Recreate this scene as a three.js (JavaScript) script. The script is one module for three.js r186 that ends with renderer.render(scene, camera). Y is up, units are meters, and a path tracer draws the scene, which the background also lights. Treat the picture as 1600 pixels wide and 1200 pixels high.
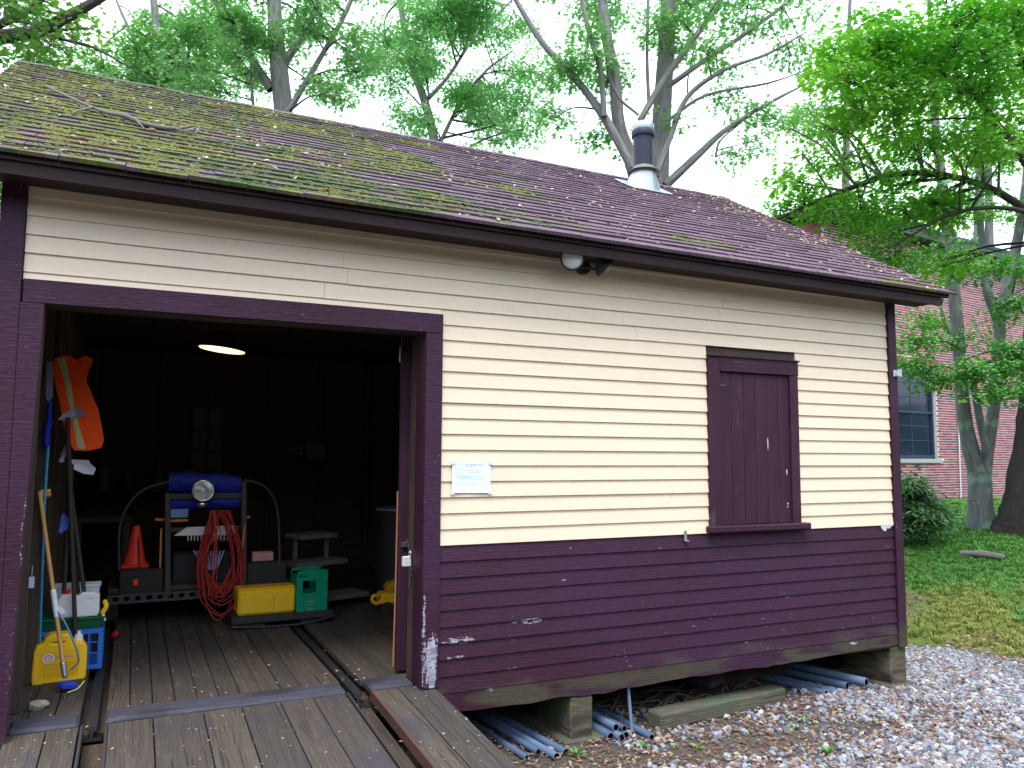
import * as THREE from 'three';
import { mergeGeometries } from 'three/addons/utils/BufferGeometryUtils.js';

// ---------------------------------------------------------------- camera, sky, sun, exposure
const scene = new THREE.Scene();
const camera = new THREE.PerspectiveCamera(51.69, 1024 / 768, 0.05, 400);
const EYE = new THREE.Vector3(-1.776, 1.43, 4.801);
const YAW = 0.44369, PITCH = 0.08964, ROLL = 0.00568, FOC = 1238.67;
camera.position.copy(EYE);
camera.rotation.order = 'YXZ';
camera.rotation.set(PITCH, -YAW, ROLL);
camera.updateMatrixWorld(true);
scene.add(camera);

const renderer = new THREE.WebGLRenderer({ antialias: true });
renderer.toneMapping = THREE.LinearToneMapping;
renderer.toneMappingExposure = 2.45;
renderer.shadowMap.enabled = true;

// ---------------------------------------------------------------- random numbers and noise
function rng(seed) { let a = seed >>> 0; return () => { a = (a + 0x6D2B79F5) | 0; let t = Math.imul(a ^ (a >>> 15), 1 | a); t = (t + Math.imul(t ^ (t >>> 7), 61 | t)) ^ t; return ((t ^ (t >>> 14)) >>> 0) / 4294967296; }; }
const R = rng(7);
const rr = (a, b, r = R) => a + (b - a) * r();
const perm = new Uint8Array(512); { const q = rng(99); const p = [...Array(256).keys()]; for (let i = 255; i > 0; i--) { const j = Math.floor(q() * (i + 1)); [p[i], p[j]] = [p[j], p[i]]; } for (let i = 0; i < 512; i++) perm[i] = p[i & 255]; }
function vn(x, y, px = 256, py = 256) {            // value noise 0..1, periodic
  const xi = Math.floor(x), yi = Math.floor(y), fx = x - xi, fy = y - yi;
  const u = fx * fx * (3 - 2 * fx), v = fy * fy * (3 - 2 * fy);
  const m = (n, k) => ((n % k) + k) % k;
  const a = m(xi, px), b = m(xi + 1, px), c = m(yi, py), d = m(yi + 1, py);
  const h = (i, j) => perm[perm[i & 255] + (j & 255)] / 255;
  return (h(a, c) * (1 - u) + h(b, c) * u) * (1 - v) + (h(a, d) * (1 - u) + h(b, d) * u) * v;
}
function fbm(x, y, o = 4, px = 256, py = 256) { let s = 0, a = 0.5, n = 0; for (let i = 0; i < o; i++) { s += a * vn(x, y, px, py); n += a; a *= 0.5; x *= 2; y *= 2; px *= 2; py *= 2; } return s / n; }
const sm = (a, b, x) => { const t = Math.min(1, Math.max(0, (x - a) / (b - a))); return t * t * (3 - 2 * t); };
const lerp = (a, b, t) => a + (b - a) * t;
const mixc = (a, b, t) => [lerp(a[0], b[0], t), lerp(a[1], b[1], t), lerp(a[2], b[2], t)];
const toS = (c) => { c = Math.min(1, Math.max(0, c)); return Math.round(255 * (c <= 0.0031308 ? 12.92 * c : 1.055 * Math.pow(c, 1 / 2.4) - 0.055)); };
function tex(w, h, fn, color = true, repeat = true) {   // fn(u, v) -> linear rgb
  const d = new Uint8Array(w * h * 4);
  for (let j = 0; j < h; j++) for (let i = 0; i < w; i++) {
    const c = fn((i + 0.5) / w, (j + 0.5) / h), k = (j * w + i) * 4;
    if (color) { d[k] = toS(c[0]); d[k + 1] = toS(c[1]); d[k + 2] = toS(c[2]); } else { const g = Math.max(0, Math.min(255, Math.round(255 * c))); d[k] = d[k + 1] = d[k + 2] = g; }
    d[k + 3] = 255;
  }
  const t = new THREE.DataTexture(d, w, h, THREE.RGBAFormat);
  t.magFilter = THREE.LinearFilter; t.minFilter = THREE.LinearMipmapLinearFilter; t.generateMipmaps = true;
  if (color) t.colorSpace = THREE.SRGBColorSpace;
  if (repeat) t.wrapS = t.wrapT = THREE.RepeatWrapping;
  t.needsUpdate = true; return t;
}

// ---------------------------------------------------------------- overcast sky and soft sun
{
  const w = 512, h = 256, d = new Float32Array(w * h * 4);
  for (let j = 0; j < h; j++) for (let i = 0; i < w; i++) {
    const el = ((j + 0.5) / h - 0.5) * Math.PI, k = (j * w + i) * 4;
    const n = fbm(i / w * 8, j / h * 6, 4, 8, 256), up = Math.max(0, Math.sin(el));
    const L = (0.92 + 0.30 * up) * (0.86 + 0.28 * n);
    d[k] = 0.90 * L; d[k + 1] = 1.0 * L; d[k + 2] = 1.17 * L; d[k + 3] = 1;
  }
  const t = new THREE.DataTexture(d, w, h, THREE.RGBAFormat, THREE.FloatType);
  t.mapping = THREE.EquirectangularReflectionMapping; t.magFilter = THREE.LinearFilter; t.minFilter = THREE.LinearFilter; t.needsUpdate = true;
  scene.background = t; scene.environment = t;
}
const sun = new THREE.DirectionalLight(0xfff4e2, 1.4);
sun.position.set(-4, 19, 9); sun.target.position.set(1, 0, 0);
sun.castShadow = true; sun.shadow.radius = 40; sun.shadow.mapSize.set(2048, 2048);
Object.assign(sun.shadow.camera, { left: -20, right: 24, top: 20, bottom: -12, near: 0.5, far: 60 });
scene.add(sun, sun.target);

// ---------------------------------------------------------------- helpers
const CQ = camera.quaternion.clone();
const ray = (u, v) => new THREE.Vector3((u - 800) / FOC, -(v - 600) / FOC, -1).applyQuaternion(CQ);
const at = (u, v, d) => ray(u, v).multiplyScalar(d).add(EYE);                 // a spot at a given distance along the view axis
const onz = (u, v, z) => { const d = ray(u, v); return d.multiplyScalar((z - EYE.z) / d.z).add(EYE); };
const ony = (u, v, y) => { const d = ray(u, v); return d.multiplyScalar((y - EYE.y) / d.y).add(EYE); };
const V = (x, y, z) => new THREE.Vector3(x, y, z);
const used = {};
function numbered(n) { const k = used[n] = (used[n] ?? -1) + 1; return k ? n + '_' + String(k).padStart(3, '0') : n; }
function mesh(name, geo, mat, parent) { const m = new THREE.Mesh(geo, mat); m.name = name; if (parent) parent.add(m); return m; }
function grp(name, parent) { const g = new THREE.Group(); g.name = name; parent.add(g); return g; }
function tag(o, label, category, group, kind) { if (label) o.userData.label = label; if (category) o.userData.category = category; if (group) o.userData.group = group; if (kind) o.userData.kind = kind; return o; }
function thing(name, label, category, group) { const g = new THREE.Group(); g.name = numbered(name); scene.add(g); return tag(g, label, category, group); }
function single(name, geo, mat, label, category, group, kind) { const m = mesh(numbered(name), geo, mat, scene); return tag(m, label, category, group, kind); }
const merge = (a) => mergeGeometries(a.map((g) => { const n = g.index ? g.toNonIndexed() : g; for (const k of Object.keys(n.attributes)) if (!['position', 'normal', 'uv'].includes(k)) n.deleteAttribute(k); return n; }));
const xf = (g, x = 0, y = 0, z = 0, rx = 0, ry = 0, rz = 0) => { const m = new THREE.Matrix4().makeRotationFromEuler(new THREE.Euler(rx, ry, rz)); m.setPosition(x, y, z); return g.applyMatrix4(m); };

// polygon soup -> flat-shaded geometry; uv in metres, grain (v) along one axis
function soup(polys, along = 'x', us = 2, vs = 0.5, off = [0, 0], uvFn) {
  const P = [], N = [], U = [], a = new THREE.Vector3(), b = new THREE.Vector3();
  for (const q of polys) {
    a.subVectors(q[1], q[0]); b.subVectors(q[2], q[0]); const n = a.clone().cross(b).normalize();
    for (let i = 1; i < q.length - 1; i++) for (const p of [q[0], q[i], q[i + 1]]) {
      P.push(p.x, p.y, p.z); N.push(n.x, n.y, n.z);
      if (uvFn) U.push(...uvFn(p)); else {
        const ax = { x: Math.abs(n.x), y: Math.abs(n.y), z: Math.abs(n.z) }; let o1;
        const others = ['x', 'y', 'z'].filter((k) => k !== along);
        o1 = ax[others[0]] > ax[others[1]] ? others[1] : others[0];
        let vv = p[along]; if (ax[along] > 0.8) { vv = p[others[0]]; o1 = others[1]; }
        U.push(p[o1] * us + off[0], vv * vs + off[1]);
      }
    }
  }
  const g = new THREE.BufferGeometry();
  g.setAttribute('position', new THREE.Float32BufferAttribute(P, 3)); g.setAttribute('normal', new THREE.Float32BufferAttribute(N, 3)); g.setAttribute('uv', new THREE.Float32BufferAttribute(U, 2));
  return g;
}
// chamfered box, 44 triangles
function cb(w, h, d, c = 0.004, along = 'x', cx = 0, cy = 0, cz = 0, opt = {}) {
  const X = w / 2, Y = h / 2, Z = d / 2, o = opt.off || [R(), R()], polys = [];
  c = Math.min(c, X * 0.9, Y * 0.9, Z * 0.9);
  const p = (sx, sy, sz, f) => V(cx + sx * (X - (f === 0 ? 0 : c)), cy + sy * (Y - (f === 1 ? 0 : c)), cz + sz * (Z - (f === 2 ? 0 : c)));
  for (const s of [-1, 1]) {
    const q = (arr, f) => { polys.push(s > 0 ? arr : arr.reverse()); };
    q([p(s, -1, 1, 0), p(s, -1, -1, 0), p(s, 1, -1, 0), p(s, 1, 1, 0)]);
    q([p(-1, s, 1, 1), p(1, s, 1, 1), p(1, s, -1, 1), p(-1, s, -1, 1)]);
    q([p(-1, -1, s, 2), p(1, -1, s, 2), p(1, 1, s, 2), p(-1, 1, s, 2)]);
  }
  const face = (arr) => { const n = V(0, 0, 0).crossVectors(V(0, 0, 0).subVectors(arr[1], arr[0]), V(0, 0, 0).subVectors(arr[2], arr[0])); const m = V(0, 0, 0); arr.forEach((k) => m.add(k)); m.multiplyScalar(1 / arr.length).sub(V(cx, cy, cz)); polys.push(n.dot(m) < 0 ? arr.reverse() : arr); };
  for (const a of [-1, 1]) for (const b of [-1, 1]) {
    face([p(-1, a, b, 1), p(1, a, b, 1), p(1, a, b, 2), p(-1, a, b, 2)]);
    face([p(a, -1, b, 0), p(a, 1, b, 0), p(a, 1, b, 2), p(a, -1, b, 2)]);
    face([p(a, b, -1, 0), p(a, b, 1, 0), p(a, b, 1, 1), p(a, b, -1, 1)]);
    for (const e of [-1, 1]) face([p(a, b, e, 0), p(a, b, e, 1), p(a, b, e, 2)]);
  }
  return soup(polys, along, opt.us ?? 2, opt.vs ?? 0.5, o, opt.uv);
}
function hexa(b, t, along, opt = {}) {              // b, t: four corners each, counter-clockwise seen from above
  return soup([[...t], [b[3], b[2], b[1], b[0]], ...[0, 1, 2, 3].map((i) => [b[i], b[(i + 1) % 4], t[(i + 1) % 4], t[i]])], along, opt.us ?? 2, opt.vs ?? 0.5, opt.off || [R(), R()], opt.uv);
}
// tube through points with radii
function tube(pts, rad, seg = 7, sub = 4, wob = 0, rd = R) {
  const cur = new THREE.CatmullRomCurve3(pts, false, 'centripetal'), n = Math.max(2, (pts.length - 1) * sub), P = [], N = [], U = [], I = [];
  const fr = V(0.31, 0.2, 0.93); let len = 0, last = null;
  for (let i = 0; i <= n; i++) {
    const t = i / n, c = cur.getPoint(t), tg = cur.getTangent(t), rt = t * (rad.length - 1), k = Math.min(rad.length - 2, Math.floor(rt));
    let r = rad.length === 1 ? rad[0] : lerp(rad[k], rad[k + 1], rt - k); r *= 1 + wob * (rd() - 0.5);
    const a = fr.clone().cross(tg).normalize(), b = tg.clone().cross(a).normalize();
    if (last) len += last.distanceTo(c); last = c;
    for (let j = 0; j <= seg; j++) { const th = j / seg * Math.PI * 2, x = Math.cos(th), y = Math.sin(th); const nn = a.clone().multiplyScalar(x).addScaledVector(b, y); P.push(c.x + nn.x * r, c.y + nn.y * r, c.z + nn.z * r); N.push(nn.x, nn.y, nn.z); U.push(j / seg * Math.max(1, Math.round(r * 6.28 * 2)), len * 0.7); }
  }
  for (let i = 0; i < n; i++) for (let j = 0; j < seg; j++) { const q = i * (seg + 1) + j, s = q + seg + 1; I.push(q, q + 1, s, q + 1, s + 1, s); }
  const g = new THREE.BufferGeometry(); g.setAttribute('position', new THREE.Float32BufferAttribute(P, 3)); g.setAttribute('normal', new THREE.Float32BufferAttribute(N, 3)); g.setAttribute('uv', new THREE.Float32BufferAttribute(U, 2)); g.setIndex(I);
  return g;
}
const capd = (pts, r, seg = 8, sub = 3) => {        // tube with round ends
  const a = new THREE.SphereGeometry(r, seg, 5), b = a.clone(); a.translate(...pts[0].toArray()); const e = pts[pts.length - 1]; b.translate(e.x, e.y, e.z);
  return merge([tube(pts, [r], seg, sub), a, b]);
};
const cyl = (r0, r1, h, x, y, z, seg = 20, open = false) => new THREE.CylinderGeometry(r1, r0, h, seg, 1, open).translate(x, y + h / 2, z);
const std = (c, roughness = 0.8, o = {}) => { const m = new THREE.MeshStandardMaterial({ roughness, ...o }); m.color.setRGB(...c); return m; };
const phys = (c, roughness, o = {}) => { const m = new THREE.MeshPhysicalMaterial({ roughness, ...o }); m.color.setRGB(...c); return m; };

// ---------------------------------------------------------------- materials
const WX0 = -2.6, WX1 = 4.4, WY0 = -0.35, WY1 = 3.1;                        // the front wall's sheet of paint, in metres
const wallUV = (p) => [(p.x - WX0) / (WX1 - WX0), (p.y - WY0) / (WY1 - WY0)];
const grainTile = (u, v, s = 0) => {               // long grain along v, periodic
  const w = fbm(u * 4 + s, v * 4, 2, 4, 4);
  const g1 = fbm(u * 64 + w * 5 + s * 7, v * 4, 3, 64, 4), g2 = fbm(u * 16 + w * 3, v * 2 + s, 3, 16, 2);
  return 0.6 * g1 + 0.4 * g2;
};
const woodBump = tex(512, 512, (u, v) => { const ring = Math.sin((u * 26 + 3.2 * fbm(u * 3, v * 3, 3, 3, 3) + 1.6 * Math.sin(v * 6.283)) * 6.283); return 0.6 * grainTile(u, v) + 0.2 + 0.05 * ring; }, false);
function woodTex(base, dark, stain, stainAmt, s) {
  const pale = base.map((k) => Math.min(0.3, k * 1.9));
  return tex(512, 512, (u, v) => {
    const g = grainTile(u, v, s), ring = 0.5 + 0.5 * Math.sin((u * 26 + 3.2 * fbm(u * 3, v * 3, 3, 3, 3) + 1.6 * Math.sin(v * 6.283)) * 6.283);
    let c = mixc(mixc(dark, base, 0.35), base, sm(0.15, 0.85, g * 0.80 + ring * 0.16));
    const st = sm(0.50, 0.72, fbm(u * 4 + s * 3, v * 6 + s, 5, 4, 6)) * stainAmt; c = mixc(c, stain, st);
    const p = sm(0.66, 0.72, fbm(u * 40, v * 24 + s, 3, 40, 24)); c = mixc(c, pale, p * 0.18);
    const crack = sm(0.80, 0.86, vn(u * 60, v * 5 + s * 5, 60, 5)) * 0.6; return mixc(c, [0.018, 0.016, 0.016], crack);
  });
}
const rampMats = [0, 1, 2, 3].map((k) => new THREE.MeshPhysicalMaterial({ specularIntensity: 0.4, map: woodTex([[0.084, 0.070, 0.060], [0.067, 0.060, 0.055], [0.094, 0.080, 0.064], [0.074, 0.063, 0.058]][k], [0.034, 0.028, 0.026], [0.045, 0.040, 0.058], 0.6, k * 0.37), bumpMap: woodBump, bumpScale: 0.003, roughness: 0.86 }));
const floorMats = [0, 1, 2].map((k) => new THREE.MeshPhysicalMaterial({ specularIntensity: 0.4, map: woodTex([[0.080, 0.066, 0.055], [0.066, 0.057, 0.050], [0.09, 0.074, 0.06]][k], [0.032, 0.027, 0.024], [0.045, 0.04, 0.042], 0.6, k * 0.53 + 0.2), bumpMap: woodBump, bumpScale: 0.003, roughness: 0.85 }));
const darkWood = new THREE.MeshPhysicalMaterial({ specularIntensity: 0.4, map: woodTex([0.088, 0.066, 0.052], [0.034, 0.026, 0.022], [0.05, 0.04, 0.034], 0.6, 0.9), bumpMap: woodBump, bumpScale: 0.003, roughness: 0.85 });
const sillWood = new THREE.MeshPhysicalMaterial({ specularIntensity: 0.4, map: woodTex([0.066, 0.066, 0.092], [0.024, 0.024, 0.036], [0.03, 0.026, 0.036], 0.8, 1.7), bumpMap: woodBump, bumpScale: 0.005, roughness: 0.8 });
const greyWood = new THREE.MeshPhysicalMaterial({ specularIntensity: 0.4, map: woodTex([0.20, 0.195, 0.185], [0.07, 0.066, 0.064], [0.09, 0.085, 0.08], 0.5, 2.2), bumpMap: woodBump, bumpScale: 0.003, roughness: 0.85 });
const timberWood = new THREE.MeshPhysicalMaterial({ specularIntensity: 0.4, map: woodTex([0.12, 0.115, 0.085], [0.025, 0.023, 0.02], [0.065, 0.095, 0.06], 0.9, 3.1), bumpMap: woodBump, bumpScale: 0.006, roughness: 0.9 });
const grainBump = tex(256, 256, (u, v) => fbm(u * 10, v * 10, 5, 10, 10), false);
const pierWood = new THREE.MeshPhysicalMaterial({ specularIntensity: 0.4, map: tex(256, 256, (u, v) => { const g = fbm(u * 14, v * 10, 4, 14, 10), c = mixc([0.045, 0.04, 0.034], [0.12, 0.105, 0.08], sm(0.25, 0.75, g)); return mixc(c, mixc([0.05, 0.09, 0.02], [0.09, 0.13, 0.03], fbm(u * 30, v * 30, 2, 30, 30)), sm(0.46, 0.58, fbm(u * 3 + 5, v * 3 + 2, 4, 3, 3)) * 0.85); }), bumpMap: grainBump, bumpScale: 0.012, roughness: 0.92 });

// cream paint: nearly even, with faint drips, specks and rubs
const creamTex = tex(2048, 1024, (u, v) => {
  const x = u * (WX1 - WX0), y = v * (WY1 - WY0);
  let c = [0.715, 0.60, 0.455];
  const blot = fbm(x * 1.1, y * 2.2, 4), fine = fbm(x * 22, y * 90, 3), brush = fbm(x * 5, y * 130, 2);
  const k = 1 + 0.09 * (blot - 0.5) + 0.05 * (fine - 0.5) + 0.05 * (brush - 0.5);
  c = [c[0] * k, c[1] * k, c[2] * (k - 0.04 * (blot - 0.5))];
  const dirt = sm(0.60, 0.80, fbm(x * 2.6 + 9, y * 3.4 + 4, 5)) * 0.10; c = mixc(c, [0.44, 0.39, 0.31], dirt);
  const spk = sm(0.93, 0.95, vn(x * 60, y * 70)) * sm(0.62, 0.8, vn(x * 3, y * 4)); return mixc(c, [0.30, 0.24, 0.18], spk * 0.4);
}, true, false);
const paintBump = tex(1024, 1024, (u, v) => 0.5 * fbm(u * 24, v * 260, 3, 24, 260) + 0.5 * fbm(u * 60, v * 120, 3, 60, 120), false);
paintBump.repeat.set(5, 2.4);
const cream = new THREE.MeshStandardMaterial({ map: creamTex, bumpMap: paintBump, bumpScale: 0.0012, roughness: 0.52 });
// dark maroon paint with the chips and peels of the photograph: [x, y, half width, half height, density]
const peels = [[0.15, 0.255, 0.17, 0.035, 0.8], [0.12, 0.155, 0.12, 0.03, 0.7], [0.62, 0.335, 0.22, 0.03, 0.72], [2.02, 0.20, 0.06, 0.03, 0.6], [2.18, 0.24, 0.08, 0.035, 0.6], [0.37, -0.07, 0.05, 0.03, 0.7], [0.52, 0.045, 0.06, 0.03, 0.6], [0.92, 0.585, 0.06, 0.02, 0.6], [1.28, 0.6, 0.05, 0.02, 0.5], [3.5, 0.05, 0.1, 0.05, 0.5], [3.62, -0.09, 0.07, 0.03, 0.8], [2.5, 0.02, 0.04, 0.02, 0.6], [0.95, 0.79, 0.03, 0.02, 0.6], [1.7, 0.77, 0.03, 0.02, 0.5], [2.9, 0.33, 0.05, 0.02, 0.5],
  [-0.05, 0.14, 0.062, 0.26, 1.0], [-0.10, 0.25, 0.022, 0.5, 0.85], [-0.02, 0.25, 0.025, 0.12, 0.8], [-2.285, 0.3, 0.025, 0.55, 0.6], [-2.265, 0.95, 0.02, 0.4, 0.7]];
const maroonTex = tex(2048, 1024, (u, v) => {
  const x = WX0 + u * (WX1 - WX0), y = WY0 + v * (WY1 - WY0);
  const blot = fbm(x * 1.3 + 3, y * 2.1 + 7, 4), fine = fbm(x * 30, y * 110, 3), gr = fbm(x * 9, y * 90 + 5, 3);
  let c = mixc([0.037, 0.0125, 0.0255], [0.041, 0.0165, 0.040], sm(0.3, 0.7, blot)); const k = 0.82 + 0.36 * fine * 0.5 + 0.36 * gr * 0.5; c = c.map((q) => q * k);
  // green-grey weathering along the lowest boards
  const low = sm(0.10, -0.12, y) * sm(0.44, 0.62, fbm(x * 1.7 + 1, y * 5, 4)) + sm(-0.055, -0.075, y) * sm(0.35, 0.55, fbm(x * 2.4 + 5, y * 9, 4)) * 0.8;
  c = mixc(c, mixc([0.075, 0.068, 0.045], [0.05, 0.05, 0.035], fine), Math.min(0.8, low * 0.75));
  // bare patches
  let pm = 0; for (const [px, py, w, h, d] of peels) { const q = Math.hypot((x - px) / w, (y - py) / h); if (q < 1.25) pm = Math.max(pm, d * sm(1.25, 0.35, q)); }
  const vert = x < 0 ? 0.55 * fbm(x * 160, y * 22, 4) + 0.45 * fbm(x * 60 + 9, y * 90, 4) : fbm(x * 26, y * 150, 4);
  const m = sm(0.78, 0.84, vert * 0.72 + pm * 0.56); c = mixc(c, mixc([0.20, 0.22, 0.31], [0.42, 0.43, 0.49], sm(0.3, 0.7, fine)), m * 0.85);
  const chip = sm(0.955, 0.965, vn(x * 46 + 3, y * 80)) * sm(0.45, 0.7, vn(x * 2.2 + 8, y * 3.1)); c = mixc(c, [0.34, 0.33, 0.35], chip * 0.8);
  return c;
}, true, false);
const maroon = new THREE.MeshPhysicalMaterial({ map: maroonTex, bumpMap: paintBump, bumpScale: 0.003, roughness: 0.5, specularIntensity: 0.4 });
const trimTex = tex(512, 512, (u, v) => { const g = grainTile(u, v, 0.4), b = fbm(u * 4, v * 5, 4, 4, 5), c = mixc([0.034, 0.0115, 0.0235], [0.044, 0.017, 0.037], sm(0.3, 0.7, b * 0.5 + g * 0.5)); const w = sm(0.74, 0.79, fbm(u * 60, v * 8, 3, 60, 8)); return mixc(c, [0.2, 0.19, 0.22], w * 0.15); });
const trim = new THREE.MeshPhysicalMaterial({ map: trimTex, bumpMap: woodBump, bumpScale: 0.003, roughness: 0.55, specularIntensity: 0.4 });
const fasciaMat = new THREE.MeshPhysicalMaterial({ specularIntensity: 0.4, map: tex(256, 256, (u, v) => { const g = grainTile(u, v, 0.8); return mixc([0.016, 0.009, 0.010], [0.031, 0.017, 0.019], g); }), bumpMap: woodBump, bumpScale: 0.003, roughness: 0.6 });
const steel = std([0.09, 0.088, 0.095], 0.5, { metalness: 0.6 });
const rustTex = tex(256, 256, (u, v) => mixc([0.035, 0.018, 0.016], [0.11, 0.04, 0.026], fbm(u * 8, v * 8, 5, 8, 8)));
const rust = new THREE.MeshStandardMaterial({ map: rustTex, roughness: 0.85 });
const blackIron = std([0.02, 0.02, 0.024], 0.55);
const blackGloss = std([0.014, 0.014, 0.018], 0.35);
const zinc = std([0.42, 0.47, 0.52], 0.38, { metalness: 0.75 });
const brightMetal = std([0.75, 0.77, 0.8], 0.25, { metalness: 0.9 });

// ---------------------------------------------------------------- ground
function gh(x, z) {
  const s = (x - 5.8) * 0.87 - (z + 0.5) * 0.5;
  let y = -0.5 + (s > 0 ? Math.min(s, 7.2) * 0.092 + Math.max(0, s - 7.2) * 0.016 : 0);
  if (s > 40) y -= (s - 40) * 0.016;
  const b = fbm(x * 0.6 + 40, z * 0.6 + 40, 3) - 0.5, c = fbm(x * 3 + 10, z * 3 + 10, 2) - 0.5;
  return y + b * 0.07 * sm(0, 3, s) + c * 0.02;
}
const lawnS = (x, z) => (x - 5.75) * 0.87 - (z + 0.5) * 0.5 + (fbm(x * 1.7 + 20, z * 1.7 + 20, 3) - 0.5) * 0.7;
{
  const xs = [], zs = []; const push = (a, lo, hi, st) => { for (let q = lo; q < hi - 1e-6; q += st) a.push(q); };
  push(xs, -150, -30, 15); push(xs, -30, -4, 2); push(xs, -4, 22, 0.16); push(xs, 22, 40, 2); push(xs, 40, 151, 15);
  push(zs, -150, -30, 15); push(zs, -30, -14, 2); push(zs, -14, 5, 0.16); push(zs, 5, 20, 1); push(zs, 20, 151, 15);
  const P = [], U = [], C = [], I = [], nx = xs.length;
  for (const z of zs) for (const x of xs) {
    P.push(x, gh(x, z), z); U.push(x, z);
    const L = lawnS(x, z), d = fbm(x * 0.9 + 3, z * 0.9 + 7, 4), dry = Math.min(1, sm(5.2, 1.6, L) * 0.75 * sm(0.25, 0.6, fbm(x * 0.9 + 8, z * 1.1, 3)) * 1.5), bare = sm(0.58, 0.70, d);
    const grass = mixc(mixc([0.06, 0.14, 0.018], [0.14, 0.15, 0.03], dry), [0.095, 0.075, 0.05], bare * 0.8);
    const dirt = mixc([0.07, 0.058, 0.05], [0.11, 0.09, 0.075], d);
    const c = mixc(dirt, grass, sm(-0.05, 0.35, L)); C.push(...c);
  }
  for (let j = 0; j < zs.length - 1; j++) for (let i = 0; i < nx - 1; i++) { const a = j * nx + i; I.push(a, a + nx, a + 1, a + 1, a + nx, a + nx + 1); }
  const g = new THREE.BufferGeometry(); g.setAttribute('position', new THREE.Float32BufferAttribute(P, 3)); g.setAttribute('uv', new THREE.Float32BufferAttribute(U, 2)); g.setAttribute('color', new THREE.Float32BufferAttribute(C, 3)); g.setIndex(I); g.computeVertexNormals();
  const grit = tex(512, 512, (u, v) => { const k = 0.55 + 0.9 * fbm(u * 64, v * 64, 3, 64, 64) * (0.6 + 0.8 * fbm(u * 6, v * 6, 3, 6, 6)); return [k, k, k].map((q) => Math.min(1, q)); });
  const gb = tex(512, 512, (u, v) => fbm(u * 50, v * 50, 4, 50, 50), false);
  const m = new THREE.MeshStandardMaterial({ vertexColors: true, map: grit, bumpMap: gb, bumpScale: 0.03, roughness: 0.95 });
  single('ground', g, m, 'earth and lawn around the shed', null, null, 'structure');
}
// gravel: uncountable stones
function pebble(seed, flat) { const g = new THREE.IcosahedronGeometry(1, 1), q = rng(seed), p = g.attributes.position, m = new Map(); for (let i = 0; i < p.count; i++) { const k = [p.getX(i), p.getY(i), p.getZ(i)].map((t) => t.toFixed(3)).join(); if (!m.has(k)) m.set(k, 0.72 + 0.5 * q()); const s = m.get(k); p.setXYZ(i, p.getX(i) * s, p.getY(i) * s * flat, p.getZ(i) * s * 0.85); } g.computeVertexNormals(); return g; }
{
  const q = rng(21), cols = [[0.25, 0.28, 0.35], [0.36, 0.38, 0.43], [0.18, 0.2, 0.26], [0.31, 0.27, 0.22], [0.44, 0.45, 0.48], [0.26, 0.17, 0.15], [0.13, 0.14, 0.18], [0.30, 0.33, 0.41]];
  const spots = [];
  while (spots.length < 38000) {
    const near = q() < 0.8, x = near ? rr(0.35, 6.9, q) : rr(-1, 9, q), z = near ? rr(-1.7, 2.3, q) : rr(-3, 4.5, q);
    const L = lawnS(x, z); if (L > 0.0 && q() < sm(0, 0.32, L)) continue;
    if (z < -0.12 && x < 4.3) { if (q() < sm(-0.1, -0.55, z) * 1.05) continue; }
    if (x < 0.45 && z > -0.2 && z < 4 && x > -2.4 && q() < 0.8) continue;
    const dirt = sm(0.50, 0.66, fbm(x * 1.3 + 31, z * 1.3 + 12, 4)) * 0.55 + sm(1.0, 0.15, Math.abs(z - 0.05)) * (x < 3.3 ? 0.86 : 0.25); if (q() < dirt) continue;
    spots.push([x, z]);
  }
  const mats = std([1, 1, 1], 0.8), tm = new THREE.Matrix4(), e = new THREE.Euler(), qt = new THREE.Quaternion(), col = new THREE.Color(), per = Math.ceil(spots.length / 4);
  const holder = thing('gravel', 'grey and white gravel beside the shed', null, null); holder.userData.kind = 'stuff';
  for (let v = 0; v < 4; v++) {
    const part = spots.slice(v * per, (v + 1) * per), im = new THREE.InstancedMesh(pebble(300 + v, [0.6, 0.75, 0.5, 0.85][v]), mats, part.length); im.name = 'stones'; im.userData.kind = 'stuff';
    part.forEach(([x, z], i) => { const s = 0.0105 + 0.017 * Math.pow(q(), 2.0) + (q() < 0.02 ? 0.012 : 0); e.set(rr(-0.5, 0.5, q), rr(0, 6.28, q), rr(-0.5, 0.5, q)); tm.compose(V(x, gh(x, z) + s * 0.22 + q() * 0.008, z), qt.setFromEuler(e), V(s * rr(0.8, 1.35, q), s, s)); im.setMatrixAt(i, tm); const c = cols[Math.floor(q() * cols.length)], k = rr(0.5, 1.1, q); im.setColorAt(i, col.setRGB(c[0] * k, c[1] * k, c[2] * k)); });
    holder.add(im);
  }
}
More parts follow.
